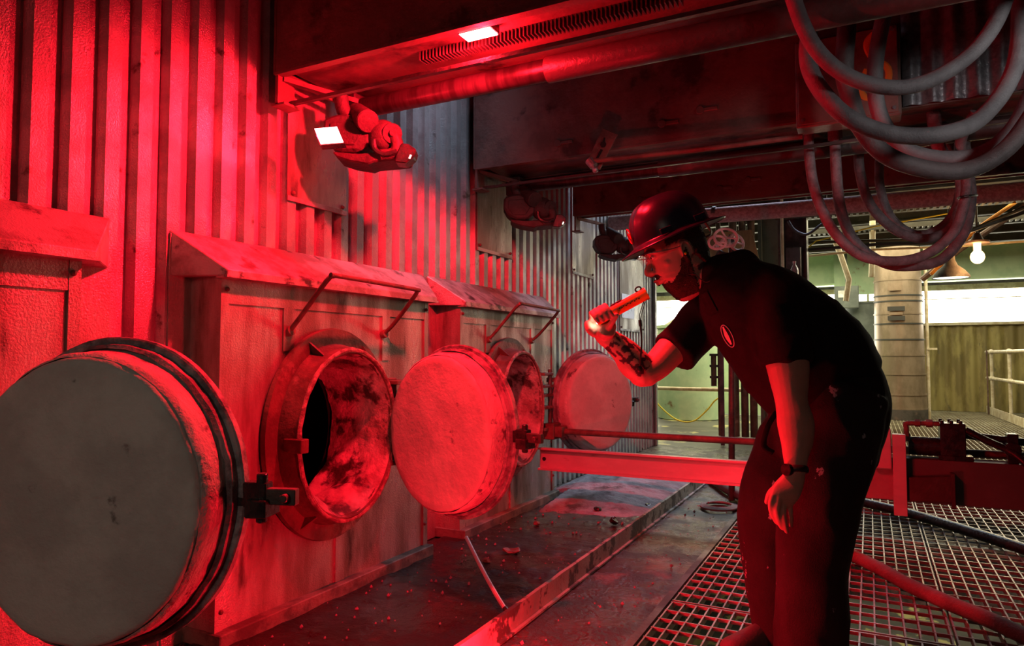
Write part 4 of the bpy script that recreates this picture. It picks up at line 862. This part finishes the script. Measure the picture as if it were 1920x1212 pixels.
# nose, lips, brow, eye, cheek
loft(body, [(H(.090, 0, .034), .008, .008), (H(.102, 0, .018), .010, .009), (H(.116, 0, .0), .012, .0105), (H(.122, 0, -.013), .014, .013), (H(.112, 0, -.022), .012, .014)], hf, 2, 14)
for s in (-1, 1):
    body.ball(H(.108, s*.012, -.019), .0095, 10, 8)
    loft(body, [(H(.100, s*.008, .046), .007, .006), (H(.100, s*.026, .050), .008, .006), (H(.088, s*.046, .044), .007, .006)], hf, 2, 10)
    body.ball(H(.058, s*.044, -.008), .020, 12, 8)
    body.ball(H(.088, s*.030, .030), .0115, 12, 8)
    # ear
    e = H(-.004, s*.073, .004); R = Matrix((hf, hl, hu)).transposed()
    body.ball(e, (.016, .006, .030), 14, 10, R @ Matrix.Rotation(.25, 3, 'Y'))
    rim = [e+hf*(.019*math.cos(a)-.002)+hu*(.033*math.sin(a)+.004)+hl*s*(.009) for a in [math.radians(q) for q in range(-60, 235, 20)]]
    body.tube(rim, .0045, 8)
    body.ball(e-hu*.030+hf*.006+hl*s*.004, (.008, .005, .009), 10, 8)
loft(body, [(H(.092, -.026, -.052), .006, .004), (H(.106, -.01, -.048), .008, .005), (H(.109, 0, -.049), .008, .005), (H(.106, .01, -.048), .008, .005), (H(.092, .026, -.052), .006, .004)], hf, 2, 10)
loft(body, [(H(.090, -.022, -.060), .006, .004), (H(.104, 0, -.062), .008, .006), (H(.090, .022, -.060), .006, .004)], hf, 2, 10)
# neck
loft(body, [(H(-.012, 0, -.02), .055, .052), (H(-.030, 0, -.075), .058, .056), (V((-0.266, 0.066, 1.417)), .070, .066), (V((-0.189, 0.048, 1.375)), .075, .085), (V((-0.141, 0.03, 1.334)), .10, .13)], hf, 4, 24)
# trunk and legs (inside the clothes)
loft(body, [(V((-0.131, 0.03, 1.325)), .13, .14), (V((0.008, 0.017, 1.178)), .17, .14), (V((0.134, 0.005, 1.024)), .16, .13)], (.5, 0, .5), 3, 20)
loft(body, [(V((0.163, -0.053, 0.97)), .10, .10), (V((0.03, -0.125, 0.596)), .07, .07), (V((0.0, -0.132, 0.527)), .065, .065), (V((0.021, -0.085, 0.173)), .045, .045)], (1, 0, 0), 3, 16)
loft(body, [(V((0.131, 0.089, 0.941)), .10, .10), (V((-0.045, 0.077, 0.551)), .065, .065), (V((-0.004, 0.128, 0.109)), .045, .045)], (1, 0, 0), 3, 16)
# near (left) arm
lsh = V((-0.1, -0.128, 1.285)); lel = V((-0.085, -0.223, 0.972)); lwr = V((-0.1, -0.283, 0.758))
loft(body, [(V((-0.124, -0.06, 1.327)), .08, .08), (lsh, .075, .07), (V((-0.087, -0.19, 1.12)), .071, .064), (V((-0.084, -0.206, 1.041)), .062, .056), (lel, .051, .050), (V((-0.08, -0.24, 0.909)), .058, .052), (V((-0.082, -0.252, 0.854)), .052, .046), (V((-0.092, -0.266, 0.813)), .041, .038), (lwr, .031, .026)], (1, 0, 0), 4, 20)
# near hand on the thigh
loft(body, [(lwr, .030, .024), (V((-0.112, -0.287, 0.729)), .036, .022), (V((-0.136, -0.295, 0.697)), .043, .020), (V((-0.153, -0.294, 0.67)), .040, .017)], (1, -.1, .2), 3, 18)
def finger(pts, r, mb=None):
    n = len(pts); loft(mb or body, [(V(p), r*(1-.22*i/(n-1)), r*(1-.22*i/(n-1))) for i, p in enumerate(pts)], (.3, -1, .2), 4, 12)
finger([(-0.18, -0.299, 0.685), (-0.188, -0.3, 0.655), (-0.177, -0.286, 0.622), (-0.157, -0.265, 0.594)], .0098)
finger([(-0.165, -0.304, 0.674), (-0.171, -0.307, 0.64), (-0.158, -0.291, 0.603), (-0.142, -0.269, 0.578)], .0102)
finger([(-0.145, -0.299, 0.666), (-0.15, -0.305, 0.631), (-0.14, -0.29, 0.595), (-0.125, -0.264, 0.565)], .0100)
finger([(-0.124, -0.288, 0.664), (-0.125, -0.297, 0.638), (-0.119, -0.286, 0.609), (-0.109, -0.26, 0.582)], .0088)
finger([(-0.124, -0.281, 0.723), (-0.161, -0.281, 0.708), (-0.177, -0.264, 0.685), (-0.179, -0.243, 0.653)], .0112)
# far (right) arm, raised
rsh = V((-0.243, 0.153, 1.283)); rel = V((-0.514, 0.073, 1.062)); rwr = V((-0.655, 0.047, 1.194))
loft(body, [(V((-0.194, 0.112, 1.301)), .08, .08), (rsh, .075, .075), (V((-0.376, 0.118, 1.17)), .062, .062), (V((-0.458, 0.092, 1.09)), .057, .054), (rel+V((-.004, 0, -.004)), .056, .050)], (0, 1, 0), 4, 20)
loft(body, [(rel+V((.012, 0, -.002)), .050, .052), (V((-0.547, 0.066, 1.096)), .054, .060), (V((-0.583, 0.059, 1.139)), .047, .051), (V((-0.631, 0.052, 1.179)), .036, .040), (rwr, .028, .036), (V((-0.675, 0.045, 1.222)), .026, .036)], (0, 1, 0), 4, 20)
# torch held in the fist
tA = V((-0.698, -0.006, 1.25)); tB = V((-0.518, -0.031, 1.348)); tD = (tB-tA).normalized(); tK = V((0, -1, 0)); tK = (tK-tD*tK.dot(tD)).normalized(); tN = tD.cross(tK)
if tN.z < 0: tN = -tN
TR = .0215
def T(s, th, r): a = math.radians(th); return tA+tD*s+(tN*math.cos(a)+tK*math.sin(a))*r
# palm on the far/under side
loft(body, [(V((-0.671, 0.046, 1.218)), .030, .032), (T(.018, -165, .052), .036, .030), (T(.020, -125, .046), .044, .019), (T(.018, -80, .042), .042, .015)], tD, 4, 18)
loft(body, [(V((-0.683, 0.04, 1.233)), .022, .026), (T(-.030, -150, .035), .018, .024), (T(-.030, -90, .034), .016, .02)], tD, 3, 14)
for i, s in enumerate((.056, .037, .018, .0)):
    q = .006*i
    finger([T(s-.006-q*.3, -85, TR+.018), T(s-.004, -45, TR+.017), T(s-.001, -5, TR+.014), T(s+.001, 40, TR+.012), T(s+.003, 78, TR+.0105), T(s+.004, 112-10*(i == 3), TR+.009)], (.0098, .0102, .0098, .0088)[i])
finger([T(.012, -170, .050), T(.030, 178, .040), T(.052, 150, .034), T(.074, 120, .032)], .0125)
bme = remesh(body, .0042, 3, .5)
# natural colour of skin, stubble shade and tattoos, by place on the body
ca = bme.color_attributes.new('Col', 'FLOAT_COLOR', 'POINT')
e1 = V((-0.631, -0.002, 1.174)); e2 = V((-0.523, 0.002, 1.081)); ed = (e2-e1); el_ = ed.length; ed.normalize(); en = ed.cross(V((0, 1, 0)))
if en.z < 0: en = -en
SK = V((.52, .33, .26)); cols_ = []
for v in bme.vertices:
    p = v.co; c = SK.copy(); c *= 1+.10*noise.noise(p*25)
    d = p-hc; f_, l_, u_ = d.dot(hf)/HS, d.dot(hl)/HS, d.dot(hu)/HS
    if f_*f_+l_*l_+u_*u_ < .03:
        if -.056 < u_ < -.044 and f_ > .098 and abs(l_) < .026: c = V((.42, .20, .17))
        c *= 1-.25*max(0, 1-abs(u_+.02)/.03)*(1 if f_ > .1 else 0)*0
    q = p-e1; a = q.dot(ed)/el_; b = q.dot(en)
    if -.05 < a < 1.1 and p.y < e1.y+.13 and q.length < .2 and -.036 < b < .045:
        w1 = noise.noise(V((a*5.5, b*60, 2.2)))+.55*math.sin(a*15+b*160)*math.cos(b*210-a*9)
        if w1 > .02 and p.y < rel.y+.02: c = V((.045, .035, .04))
    q = p-H(-.055, .06, -.055)                                     # neck tattoo under the hairline
    if abs(q.dot(hu)+.25*q.dot(hf)) < .010 and abs(q.dot(hf)) < .035 and q.dot(hl) > -.06 and noise.noise(p*60) > -.35: c = V((.06, .05, .055))
    cols_ += [c[0], c[1], c[2], 1]
ca.data.foreach_set('color', cols_)
M['skin'] = mat('skin', (.5, .32, .25), rough=.48, attr='Col', bump=.12, bscale=220)
M['skin'].node_tree.nodes['Principled BSDF'].inputs['Subsurface Weight'].default_value = .08
M['skin'].node_tree.nodes['Principled BSDF'].inputs['Subsurface Radius'].default_value = (.01, .004, .002)
put('body', bme, M['skin'], man)
# hair and beard: shells lifted off the head
M['hair'] = mat('brown_hair', (.045, .026, .018), (.085, .05, .032), scale=160, rough=.65, bump=.9, bscale=300)
def shell(name, test, lift, amp, mt):
    bm = bmesh.new(); bm.from_mesh(bme); bm.normal_update()
    kill = [f for f in bm.faces if not test(f.calc_center_median())]
    bmesh.ops.delete(bm, geom=kill, context='FACES')
    for v in bm.verts:
        edge = any(e.is_boundary for e in v.link_edges)
        v.co += v.normal*((-.001 if edge else lift)+(0 if edge else amp*noise.noise(v.co*260)+.6*amp*noise.noise(v.co*90)))
    for f in bm.faces: f.smooth = True
    me = bpy.data.meshes.new(name); bm.to_mesh(me); bm.free(); me.materials.clear(); return put(name, me, mt, man)
def hcoord(p):
    d = (p-hc)/HS; return d.dot(hf), d.dot(hl), d.dot(hu)
def beard_t(p):
    f, l, u = hcoord(p)
    if f < -.01 or f > .125 or abs(l) > .09 or u > .02 or u < -.15: return False
    nz_ = .007*noise.noise(p*140)+.006*noise.noise(p*60)
    f = f-nz_*1.5
    line = -.030-.06*min(1, max(0, (f-.02)/.07)) if f > .03 else -.030+.05*min(1, (.03-f)/.03)
    if u+nz_ < line and u > -.137: return True
    if f > .088 and -.046 < u+nz_*.5 < -.028 and abs(l) < .032: return True      # moustache
    if f > .07 and u+nz_*.5 < -.066: return True
    return False
shell('beard', beard_t, .0016, .0018, M['hair'])
def hair_t(p):
    f, l, u = hcoord(p)
    if u < -.065 or u > .11 or f > .05 or f < -.13 or abs(l) > .09: return False
    if abs(l) > .055 and math.hypot(f+.002, (u-.004)*.7) < .030: return False
    if f > .02: return u > .045
    return u > (-.055 if f < -.055 else (-.055+(f+.055)*1.5)) or (f > -.0 and u > 0)
shell('hair', hair_t, .006, .003, M['hair'])
m_ = MB()
for s in (-1, 1):
    loft(m_, [(H(.107, s*.010, .047), .003, .004), (H(.108, s*.026, .052), .003, .0045), (H(.094, s*.046, .047), .003, .003)], hf, 3, 8)
m_.obj('eyebrows', M['hair'], man, smooth=True)
for s in (-1, 1):
    m_ = MB(); m_.ball(H(.0925, s*.030, .029), .0092, 14, 10); e = m_.obj('eye', M['white'], man, smooth=True)
    m_ = MB(); m_.ball(H(.0985, s*.030, .0285), (.0048), 10, 8); m_.obj('iris', M['darkband'], e, smooth=True)
    m_ = MB(); m_.ball(H(.0925, s*.030, .0305), (.0102, .0102, .0102), 14, 10)
# safety glasses
M['clear'] = mat('clear_lens', (.9, .9, .9), rough=.05); M['clear'].node_tree.nodes['Principled BSDF'].inputs['Alpha'].default_value = .14
gl = MB()
gl.tube([H(.118, -.062, .046), H(.126, -.03, .049), H(.127, 0, .046), H(.126, .03, .049), H(.118, .062, .046), H(.105, .074, .042), H(.05, .082, .030), H(.0, .080, .026)], .0018, 6, 3)
gl.tube([H(.118, -.062, .046), H(.105, -.074, .042), H(.05, -.082, .030), H(.0, -.080, .026)], .0018, 6, 3)
go = gl.obj('safety_glasses', M['tin'], man, smooth=True)
ln = MB(); vs = []
for i in range(15):
    l = -.064+.128*i/14; f = .127-.010*(l/.064)**2
    for u in (.046, .036, .024, .012+.010*(1-min(1, abs(l)/.02))): vs.append(H(f-(.046-u)*.25, l, u))
ln.add(vs, [(i*4+j, (i+1)*4+j, (i+1)*4+j+1, i*4+j+1) for i in range(14) for j in range(3)])
put('lens', temp_eval(ln.mesh('lens', True), [('SOLIDIFY', dict(thickness=.0015))]), M['clear'], go)
# ear bud and cord
m_ = MB(); m_.ball(H(.004, .084, -.002), .006, 10, 8); m_.obj('ear_bud', M['yellow'], man, smooth=True)
m_ = MB(); m_.tube([H(.006, .088, -.008), H(.006, .084, -.03), V((-0.364, -0.009, 1.422)), V((-0.345, -0.024, 1.418)), V((-0.325, -0.033, 1.398)), V((-0.307, -0.043, 1.387)), V((-0.284, -0.063, 1.398))], .0016, 6, 5); m_.obj('ear_cord', M['darkband'], man, smooth=True)

# hard hat
M['hat'] = mat('glossy_navy_shell', (.022, .020, .045), (.032, .028, .05), scale=12, rough=.3, bump=.06, bscale=30, spec=.4)
hat = MB(); n = 56; prof_h = []
def hat_pt(a, t):   # a angle round, t 0 brim edge .. 1 top
    cf, cl_ = math.cos(a), math.sin(a)
    if t < .3:
        k = t/.3; rf = .186+(.135-.186)*k; rl = .156+(.118-.156)*k; u = .066+.014*k-.006*(1-k)*(1 if cf > 0 else .3)*abs(cf)
        c0 = -.005
    else:
        k = (t-.3)/.7; ph = k*PI/2; rf = .135*math.cos(ph)**.75; rl = .118*math.cos(ph)**.75; u = .080+.138*math.sin(ph)**.9; c0 = -.005
    return rf*cf+c0, rl*cl_, u
ts = [0, .04, .12, .2, .27, .30, .33]+[.33+.67*i/16 for i in range(1, 17)]
vs = []
for t in ts:
    for j in range(n):
        a = 2*PI*j/n; f, l, u = hat_pt(a, t)
        if t > .35:                                           # three raised ridges fore and aft
            for lc, hh in ((0, .006), (.034, .004), (-.034, .004)):
                u += hh*math.exp(-((l-lc)/.008)**2)*min(1, (t-.35)/.15)
                if t < .8: f += math.copysign(hh*.8, f)*math.exp(-((l-lc)/.008)**2)*(abs(f) > .05)
        vs.append(H(f, l, u))
m = len(ts); hat.add(vs, [(i*n+j, i*n+(j+1) % n, (i+1)*n+(j+1) % n, (i+1)*n+j) for i in range(m-1) for j in range(n)])
hm = temp_eval(hat.mesh('hard_hat', True, sharp=60), [('SOLIDIFY', dict(thickness=.003, offset=0)), ('SUBSURF', dict(levels=1))])
for p in hm.polygons: p.use_smooth = True
ho = put('hard_hat', hm, M['hat'], man)
rim = [H(*hat_pt(2*PI*j/48, 0)) for j in range(48)]
m_ = MB(); m_.tube(rim, .0032, 8, closed=True); m_.obj('brim_edge', M['hat'], ho, smooth=True)
for f in (.045, -.075):
    m_ = MB(); c0 = H(f, .119, .090); m_.bar(c0-hf*.022, c0+hf*.022, .008, .022, hu); m_.obj('slot_cap', M['hat'], ho, bevel=.002)
m_ = MB(); m_.tube([H(.128+.003, .018*math.cos(2*PI*i/24), .125+.026*math.sin(2*PI*i/24)) for i in range(24)], .0028, 6, closed=True)
m_.tube([H(.131, -.008, .115), H(.132, 0, .135), H(.131, .008, .115)], .0025, 6); m_.obj('front_badge', None, ho, smooth=True).data.materials.append(mat('red_print', (.7, .05, .04), rough=.5))
m_ = MB(); m_.tube([H(-.10, .078, .07), H(-.115, .055, .035), H(-.125, 0, .028), H(-.115, -.055, .035), H(-.10, -.078, .07)], .007, 8, 4, flat=.4); m_.obj('nape_strap', M['railpaint'], ho, smooth=True)

# shirt
sh = MB(); AX = V((.78, -.05, .42))
def SEC(b, f, w, hb, shrink=1.0):
    b = V(b); f = V(f); return ((b+f)/2, (b-f).length/2*shrink, hb)
S_ = [SEC((0.341, 0.02, 1.116), (-0.078, 0.028, 0.961), 0, .165, .97), SEC((0.318, 0.018, 1.158), (-0.116, 0.027, 0.98), 0, .178, .95), SEC((0.236, 0.014, 1.244), (-0.19, 0.023, 1.054), 0, .185, .95), SEC((0.128, 0.02, 1.341), (-0.251, 0.029, 1.139), 0, .19, .95),
      SEC((0.012, 0.016, 1.419), (-0.3, 0.026, 1.207), 0, .185, .93), SEC((-0.086, 0.024, 1.467), (-0.313, 0.033, 1.276), 0, .150, .9), SEC((-0.154, 0.043, 1.486), (-0.295, 0.05, 1.336), 0, .095, .85)]
loft(sh, S_, AX, 5, 36, True, .92)
loft(sh, [(V((-0.161, -0.032, 1.377)), .085, .10), (V((-0.122, -0.109, 1.314)), .088, .090), (V((-0.102, -0.15, 1.229)), .088, .086), (V((-0.09, -0.171, 1.147)), .089, .084), (V((-0.085, -0.179, 1.095)), .090, .084)], (1, 0, 0), 5, 28, False)
loft(sh, [(V((-0.144, 0.108, 1.371)), .09, .10), (V((-0.232, 0.157, 1.294)), .092, .092), (V((-0.317, 0.146, 1.205)), .090, .086), (V((-0.392, 0.12, 1.132)), .094, .086), ], (0, 1, 0), 5, 28, False)
for h_ in (0, 1): loft(sh, [(V((-0.17, -0.014, 1.408)), .075, .10), (V((-0.17, 0.087, 1.399)), .075, .10)], (1, 0, 0), 3, 20)
sm = remesh(sh, .008, 10, .6)
def folds(me, amp, freq, dirv, seed=0):
    me.update(); nn = [v.normal.copy() for v in me.vertices]
    for v, q in zip(me.vertices, nn):
        p = V(v.co); a = noise.noise(V((p.x*freq*dirv[0]+seed, p.y*freq*dirv[1], p.z*freq*dirv[2])))
        b = noise.noise(V((p.x*freq*2.3+seed, p.y*freq*1.3, p.z*freq*2.1)))
        v.co += q*(amp*(1-2*abs(a))+amp*.4*b)
    me.update()
folds(sm, .006, 9, (1.1, .8, .6), 3)
for p in sm.polygons: p.use_smooth = True
M['shirt'] = mat('black_cotton', (.011, .010, .011), (.015, .014, .015), scale=20, rough=.85, bump=.25, bscale=400, spec=.25)
M['trouser'] = mat('paint_spotted_black_canvas', (.020, .017, .017), (.028, .024, .024), (.42, .42, .46), scale=8, rough=.8, bump=.35, bscale=250, s3=16, lo3=.665, hi3=.685, spec=.3, stretch=(1, 1, .7))
so = put('shirt', sm, M['shirt'], man)
# collar and placket
m_ = MB(); m_.tube([V((-0.288, -0.042, 1.376)), V((-0.25, -0.065, 1.43)), V((-0.183, -0.017, 1.481)), V((-0.136, 0.082, 1.499)), V((-0.165, 0.164, 1.474)), V((-0.233, 0.148, 1.385))], .016, 10, 6, flat=.35); m_.obj('collar', M['shirt'], so, smooth=True)
bvh = BVHTree.FromPolygons([v.co for v in sm.vertices], [tuple(p.vertices) for p in sm.polygons])
def onto(p, d, lift=.002):
    h = bvh.ray_cast(V(p), V(d).normalized())
    return (h[0]+h[1]*lift) if h[0] is not None else V(p)
# round emblem on the chest: ring with a small standing figure
E0 = V((-0.377, -0.503, 1.182)); E1 = V((-0.066, 0.496, 1.211)); emb_d = (E1-E0).normalized(); eu = V((.42, 0, -.907)); ev = V((.80, 0, .37))
def EM(a, b): return onto(E0+eu*a+ev*b, emb_d, .0025)
M['print'] = mat('pale_print', (.75, .72, .70), rough=.7)
m_ = MB(); m_.tube([EM(.0395*math.cos(2*PI*i/30)*1.05, .0175*math.sin(2*PI*i/30)) for i in range(30)], .0018, 6, closed=True)
grid = [[EM(a, b*1.1*(.35+.65*math.cos(a*40)**2)) for b in (-.010, -.005, 0, .004)] for a in [(-.036+.0075*i) for i in range(10)]]
vs = [p for r in grid for p in r]; m_.add(vs, [(i*4+j, (i+1)*4+j, (i+1)*4+j+1, i*4+j+1) for i in range(9) for j in range(3)])
m_.obj('emblem', M['print'], so, fix=False)
m_ = MB(); P0 = V((-0.439, -0.508, 1.29)); P1 = V((-0.158, 0.489, 1.373)); pd = (P1-P0).normalized(); pu = V((.45, 0, -.89)); pv = V((.89, 0, .45))
vs = [onto(P0+pu*a+pv*b, pd, .004) for a in (-.02, 0, .02, .04, .06) for b in (-.015, 0, .015)]
m_.add(vs, [(i*3+j, (i+1)*3+j, (i+1)*3+j+1, i*3+j+1) for i in range(4) for j in range(2)]); m_.obj('placket', M['trouser'] if False else M['shirt'], so, fix=False)

# trousers
tr = MB()
loft(tr, [(V((0.124, 0.024, 1.038)), .200, .150), (V((0.139, 0.017, 0.975)), .204, .165), (V((0.138, 0.011, 0.899)), .197, .170), (V((0.125, -0.006, 0.834)), .185, .165)], AX, 4, 32)
loft(tr, [(V((0.164, -0.044, 0.988)), .146, .130), (V((0.118, -0.087, 0.843)), .142, .130), (V((0.062, -0.119, 0.685)), .127, .122), (V((0.028, -0.128, 0.552)), .120, .118), (V((0.021, -0.112, 0.432)), .112, .110), (V((0.024, -0.09, 0.282)), .113, .108), (V((0.025, -0.072, 0.123)), .118, .112), (V((0.023, -0.07, 0.078)), .120, .112)], (1, 0, 0), 5, 30, False)
loft(tr, [(V((0.151, 0.089, 0.941)), .150, .130), (V((0.044, 0.097, 0.763)), .138, .130), (V((-0.031, 0.085, 0.598)), .120, .118), (V((-0.039, 0.09, 0.49)), .116, .112), (V((-0.028, 0.107, 0.35)), .108, .106), (V((-0.004, 0.125, 0.188)), .104, .104), (V((0.016, 0.14, 0.075)), .108, .106), (V((0.018, 0.141, 0.049)), .109, .106)], (1, 0, 0), 5, 30, False)
tm = remesh(tr, .008, 8, .6); folds(tm, .008, 7, (1, 1, .7), 8)
for p in tm.polygons: p.use_smooth = True
to = put('trousers', tm, M['trouser'], man)
m_ = MB(); m_.tube([V((-0.094, -0.111, 0.928)), V((-0.129, -0.129, 0.884)), V((-0.136, -0.106, 0.818)), V((-0.111, -0.124, 0.794))], .012, 8, 4, flat=.4); m_.obj('tool_pouch', M['shirt'], to, smooth=True)
# watch
m_ = MB(); wd_ = (lwr-lel).normalized(); d, u, v = frame(wd_, (1, 0, 0)); wc = lwr-wd_*.006
m_.tube([wc+u*(.036*math.cos(2*PI*i/28))+v*(.033*math.sin(2*PI*i/28)) for i in range(28)], .0105, 8, closed=True, flat=.35); w_ = m_.obj('wristwatch', M['darkband'], man, smooth=True)
m_ = MB(); cc = wc-u*.033-V((0, .018, 0)); dd = (cc-wc).normalized(); m_.cyl(cc-dd*.006, cc+dd*.008, .019, 20); m_.obj('watch_case', M['greasy'], w_, smooth=False)
# shoes
def shoe(toe, heel):
    toe = V(toe); heel = V(heel); m_ = MB(); ax = (toe-heel); L_ = ax.length; ax.normalize(); zc = V((0, 0, 1))
    loft(m_, [(heel+zc*.05, .036, .050), (heel+ax*L_*.3+zc*.055, .04, .055), (heel+ax*L_*.6+zc*.045, .045, .043), (heel+ax*L_*.85+zc*.035, .045, .033), (toe-ax*.03+zc*.030, .036, .026)], ax.cross(zc), 4, 20)
    loft(m_, [(heel+zc*.06, .045, .05), (heel+zc*.13, .05, .055)], ax, 2, 16)
    me = remesh(m_, .006, 4); o = put('boot', me, M['hose_dk'], man)
    m_ = MB(); sd = ax.cross(zc)
    m_.prism([(-.04, -.036), (-.045, .036), (L_*.5, .040), (L_*.8, .046), (L_*.98, .03), (L_*1.02, 0), (L_*.98, -.03), (L_*.8, -.046), (L_*.5, -.040)], heel+zc*.0, ax, sd, zc*.02); m_.obj('sole', M['darkband'], o, bevel=.004)
a_ = V((-0.246, 0.052, 0.025)); b_ = V((-0.004, 0.134, -0.01)); a_.z = b_.z = .031; shoe(a_, b_)
a_ = V((-0.165, -0.09, 0.068)); b_ = V((0.021, -0.069, 0.05)); a_.z = b_.z = .031; shoe(a_, b_)

# ---------------------------------------------------------------- the hand-held tube (own thing)
tt = thing('handheld_tube', 'yellow and orange tube with a dark eyepiece and black lanyard, in the man\'s raised fist', 'torch', (-.228, 2.388, 0), YAW); tt.scale = (.89, .89, .89)
M['tubey'] = mat('yellow_orange_plastic', (.85, .42, .03), (.80, .22, .03), scale=14, rough=.35, lo=.45, hi=.55)
LT = (tB-tA).length
m_ = MB(); m_.lathe([(.001, 0), (.016, 0), (.0195, .004), (.0195, .07), (TR, .078), (TR, LT-.012), (.0235, LT-.008), (.0235, LT), (.019, LT), (.018, LT-.02), (.001, LT-.02)], tA, tD, 28, up=tK); b_ = m_.obj('barrel', M['tubey'], tt, smooth=True)
m_ = MB(); m_.lathe([(.001, LT-.018), (.0175, LT-.018)], tA, tD, 24); m_.obj('eyepiece', M['black'], b_)
m_ = MB(); m_.lathe([(.001, -.002), (.013, -.002), (.013, .001), (.001, .001)], tA, tD, 20); m_.obj('led_lens', M['spark'], b_)
for s in (.082, .104):
    m_ = MB(); m_.tube([tA+tD*(s+.009*math.cos(q))+tN*(TR+.001)+tK*(.007*math.sin(q)) for q in [2*PI*i/14 for i in range(14)]], .003, 6, closed=True); m_.obj('button_ring', M['darkband'], b_, smooth=True)
m_ = MB()
for i in range(10): 
    q = tA+tD*(.092+.0085*i)+tK*(TR-.0002)+tN*(-.003*(i % 2)); m_.bar(q, q+tD*.005, .0035, .002, tK)
m_.obj('print_marks', M['darkband'], b_)
m_ = MB(); q = tA+tD*(LT-.02)+tN*(TR+.006); m_.tube([q+tD*(.011*math.cos(a))+tN*(.008*math.sin(a)) for a in [2*PI*i/14 for i in range(14)]], .003, 6, closed=True); m_.obj('lanyard_ring', M['darkband'], b_, smooth=True)
c1 = tA+tD*(LT-.022)-tN*TR
for dx in (-.003, .003):
    m_ = MB(); m_.tube([c1+V((dx, -.005, 0)), V((-0.544, -0.047, 1.271))+V((dx, 0, 0)), V((-0.546, -0.046, 1.245))], .0014, 6, 3); m_.obj('lanyard', M['darkband'], tt, smooth=True)
m_ = MB(); m_.cyl(V((-0.546, -0.046, 1.252)), V((-0.544, -0.045, 1.229)), .006, 8); m_.tube([V((-0.544, -0.045, 1.233)), V((-0.54, -0.043, 1.177)), V((-0.544, -0.04, 1.116)), V((-0.546, -0.028, 1.082))], .0035, 6, 3); m_.obj('lanyard_cord', M['darkband'], tt, smooth=True)
m_ = MB(); m_.ball(V((-0.546, -0.028, 1.078)), (.011, .008, .013), 10, 8); m_.obj('lanyard_clip', M['darkband'], tt, smooth=True)
tl = bpy.data.lights.new('tube_light', 'POINT'); tl.energy = .022; tl.color = (1, .6, .45); tl.shadow_soft_size = .01
to_ = bpy.data.objects.new('tube_light', tl); C.objects.link(to_); to_.parent = tt; to_.location = tA-tD*.008
bpy.context.view_layer.update()
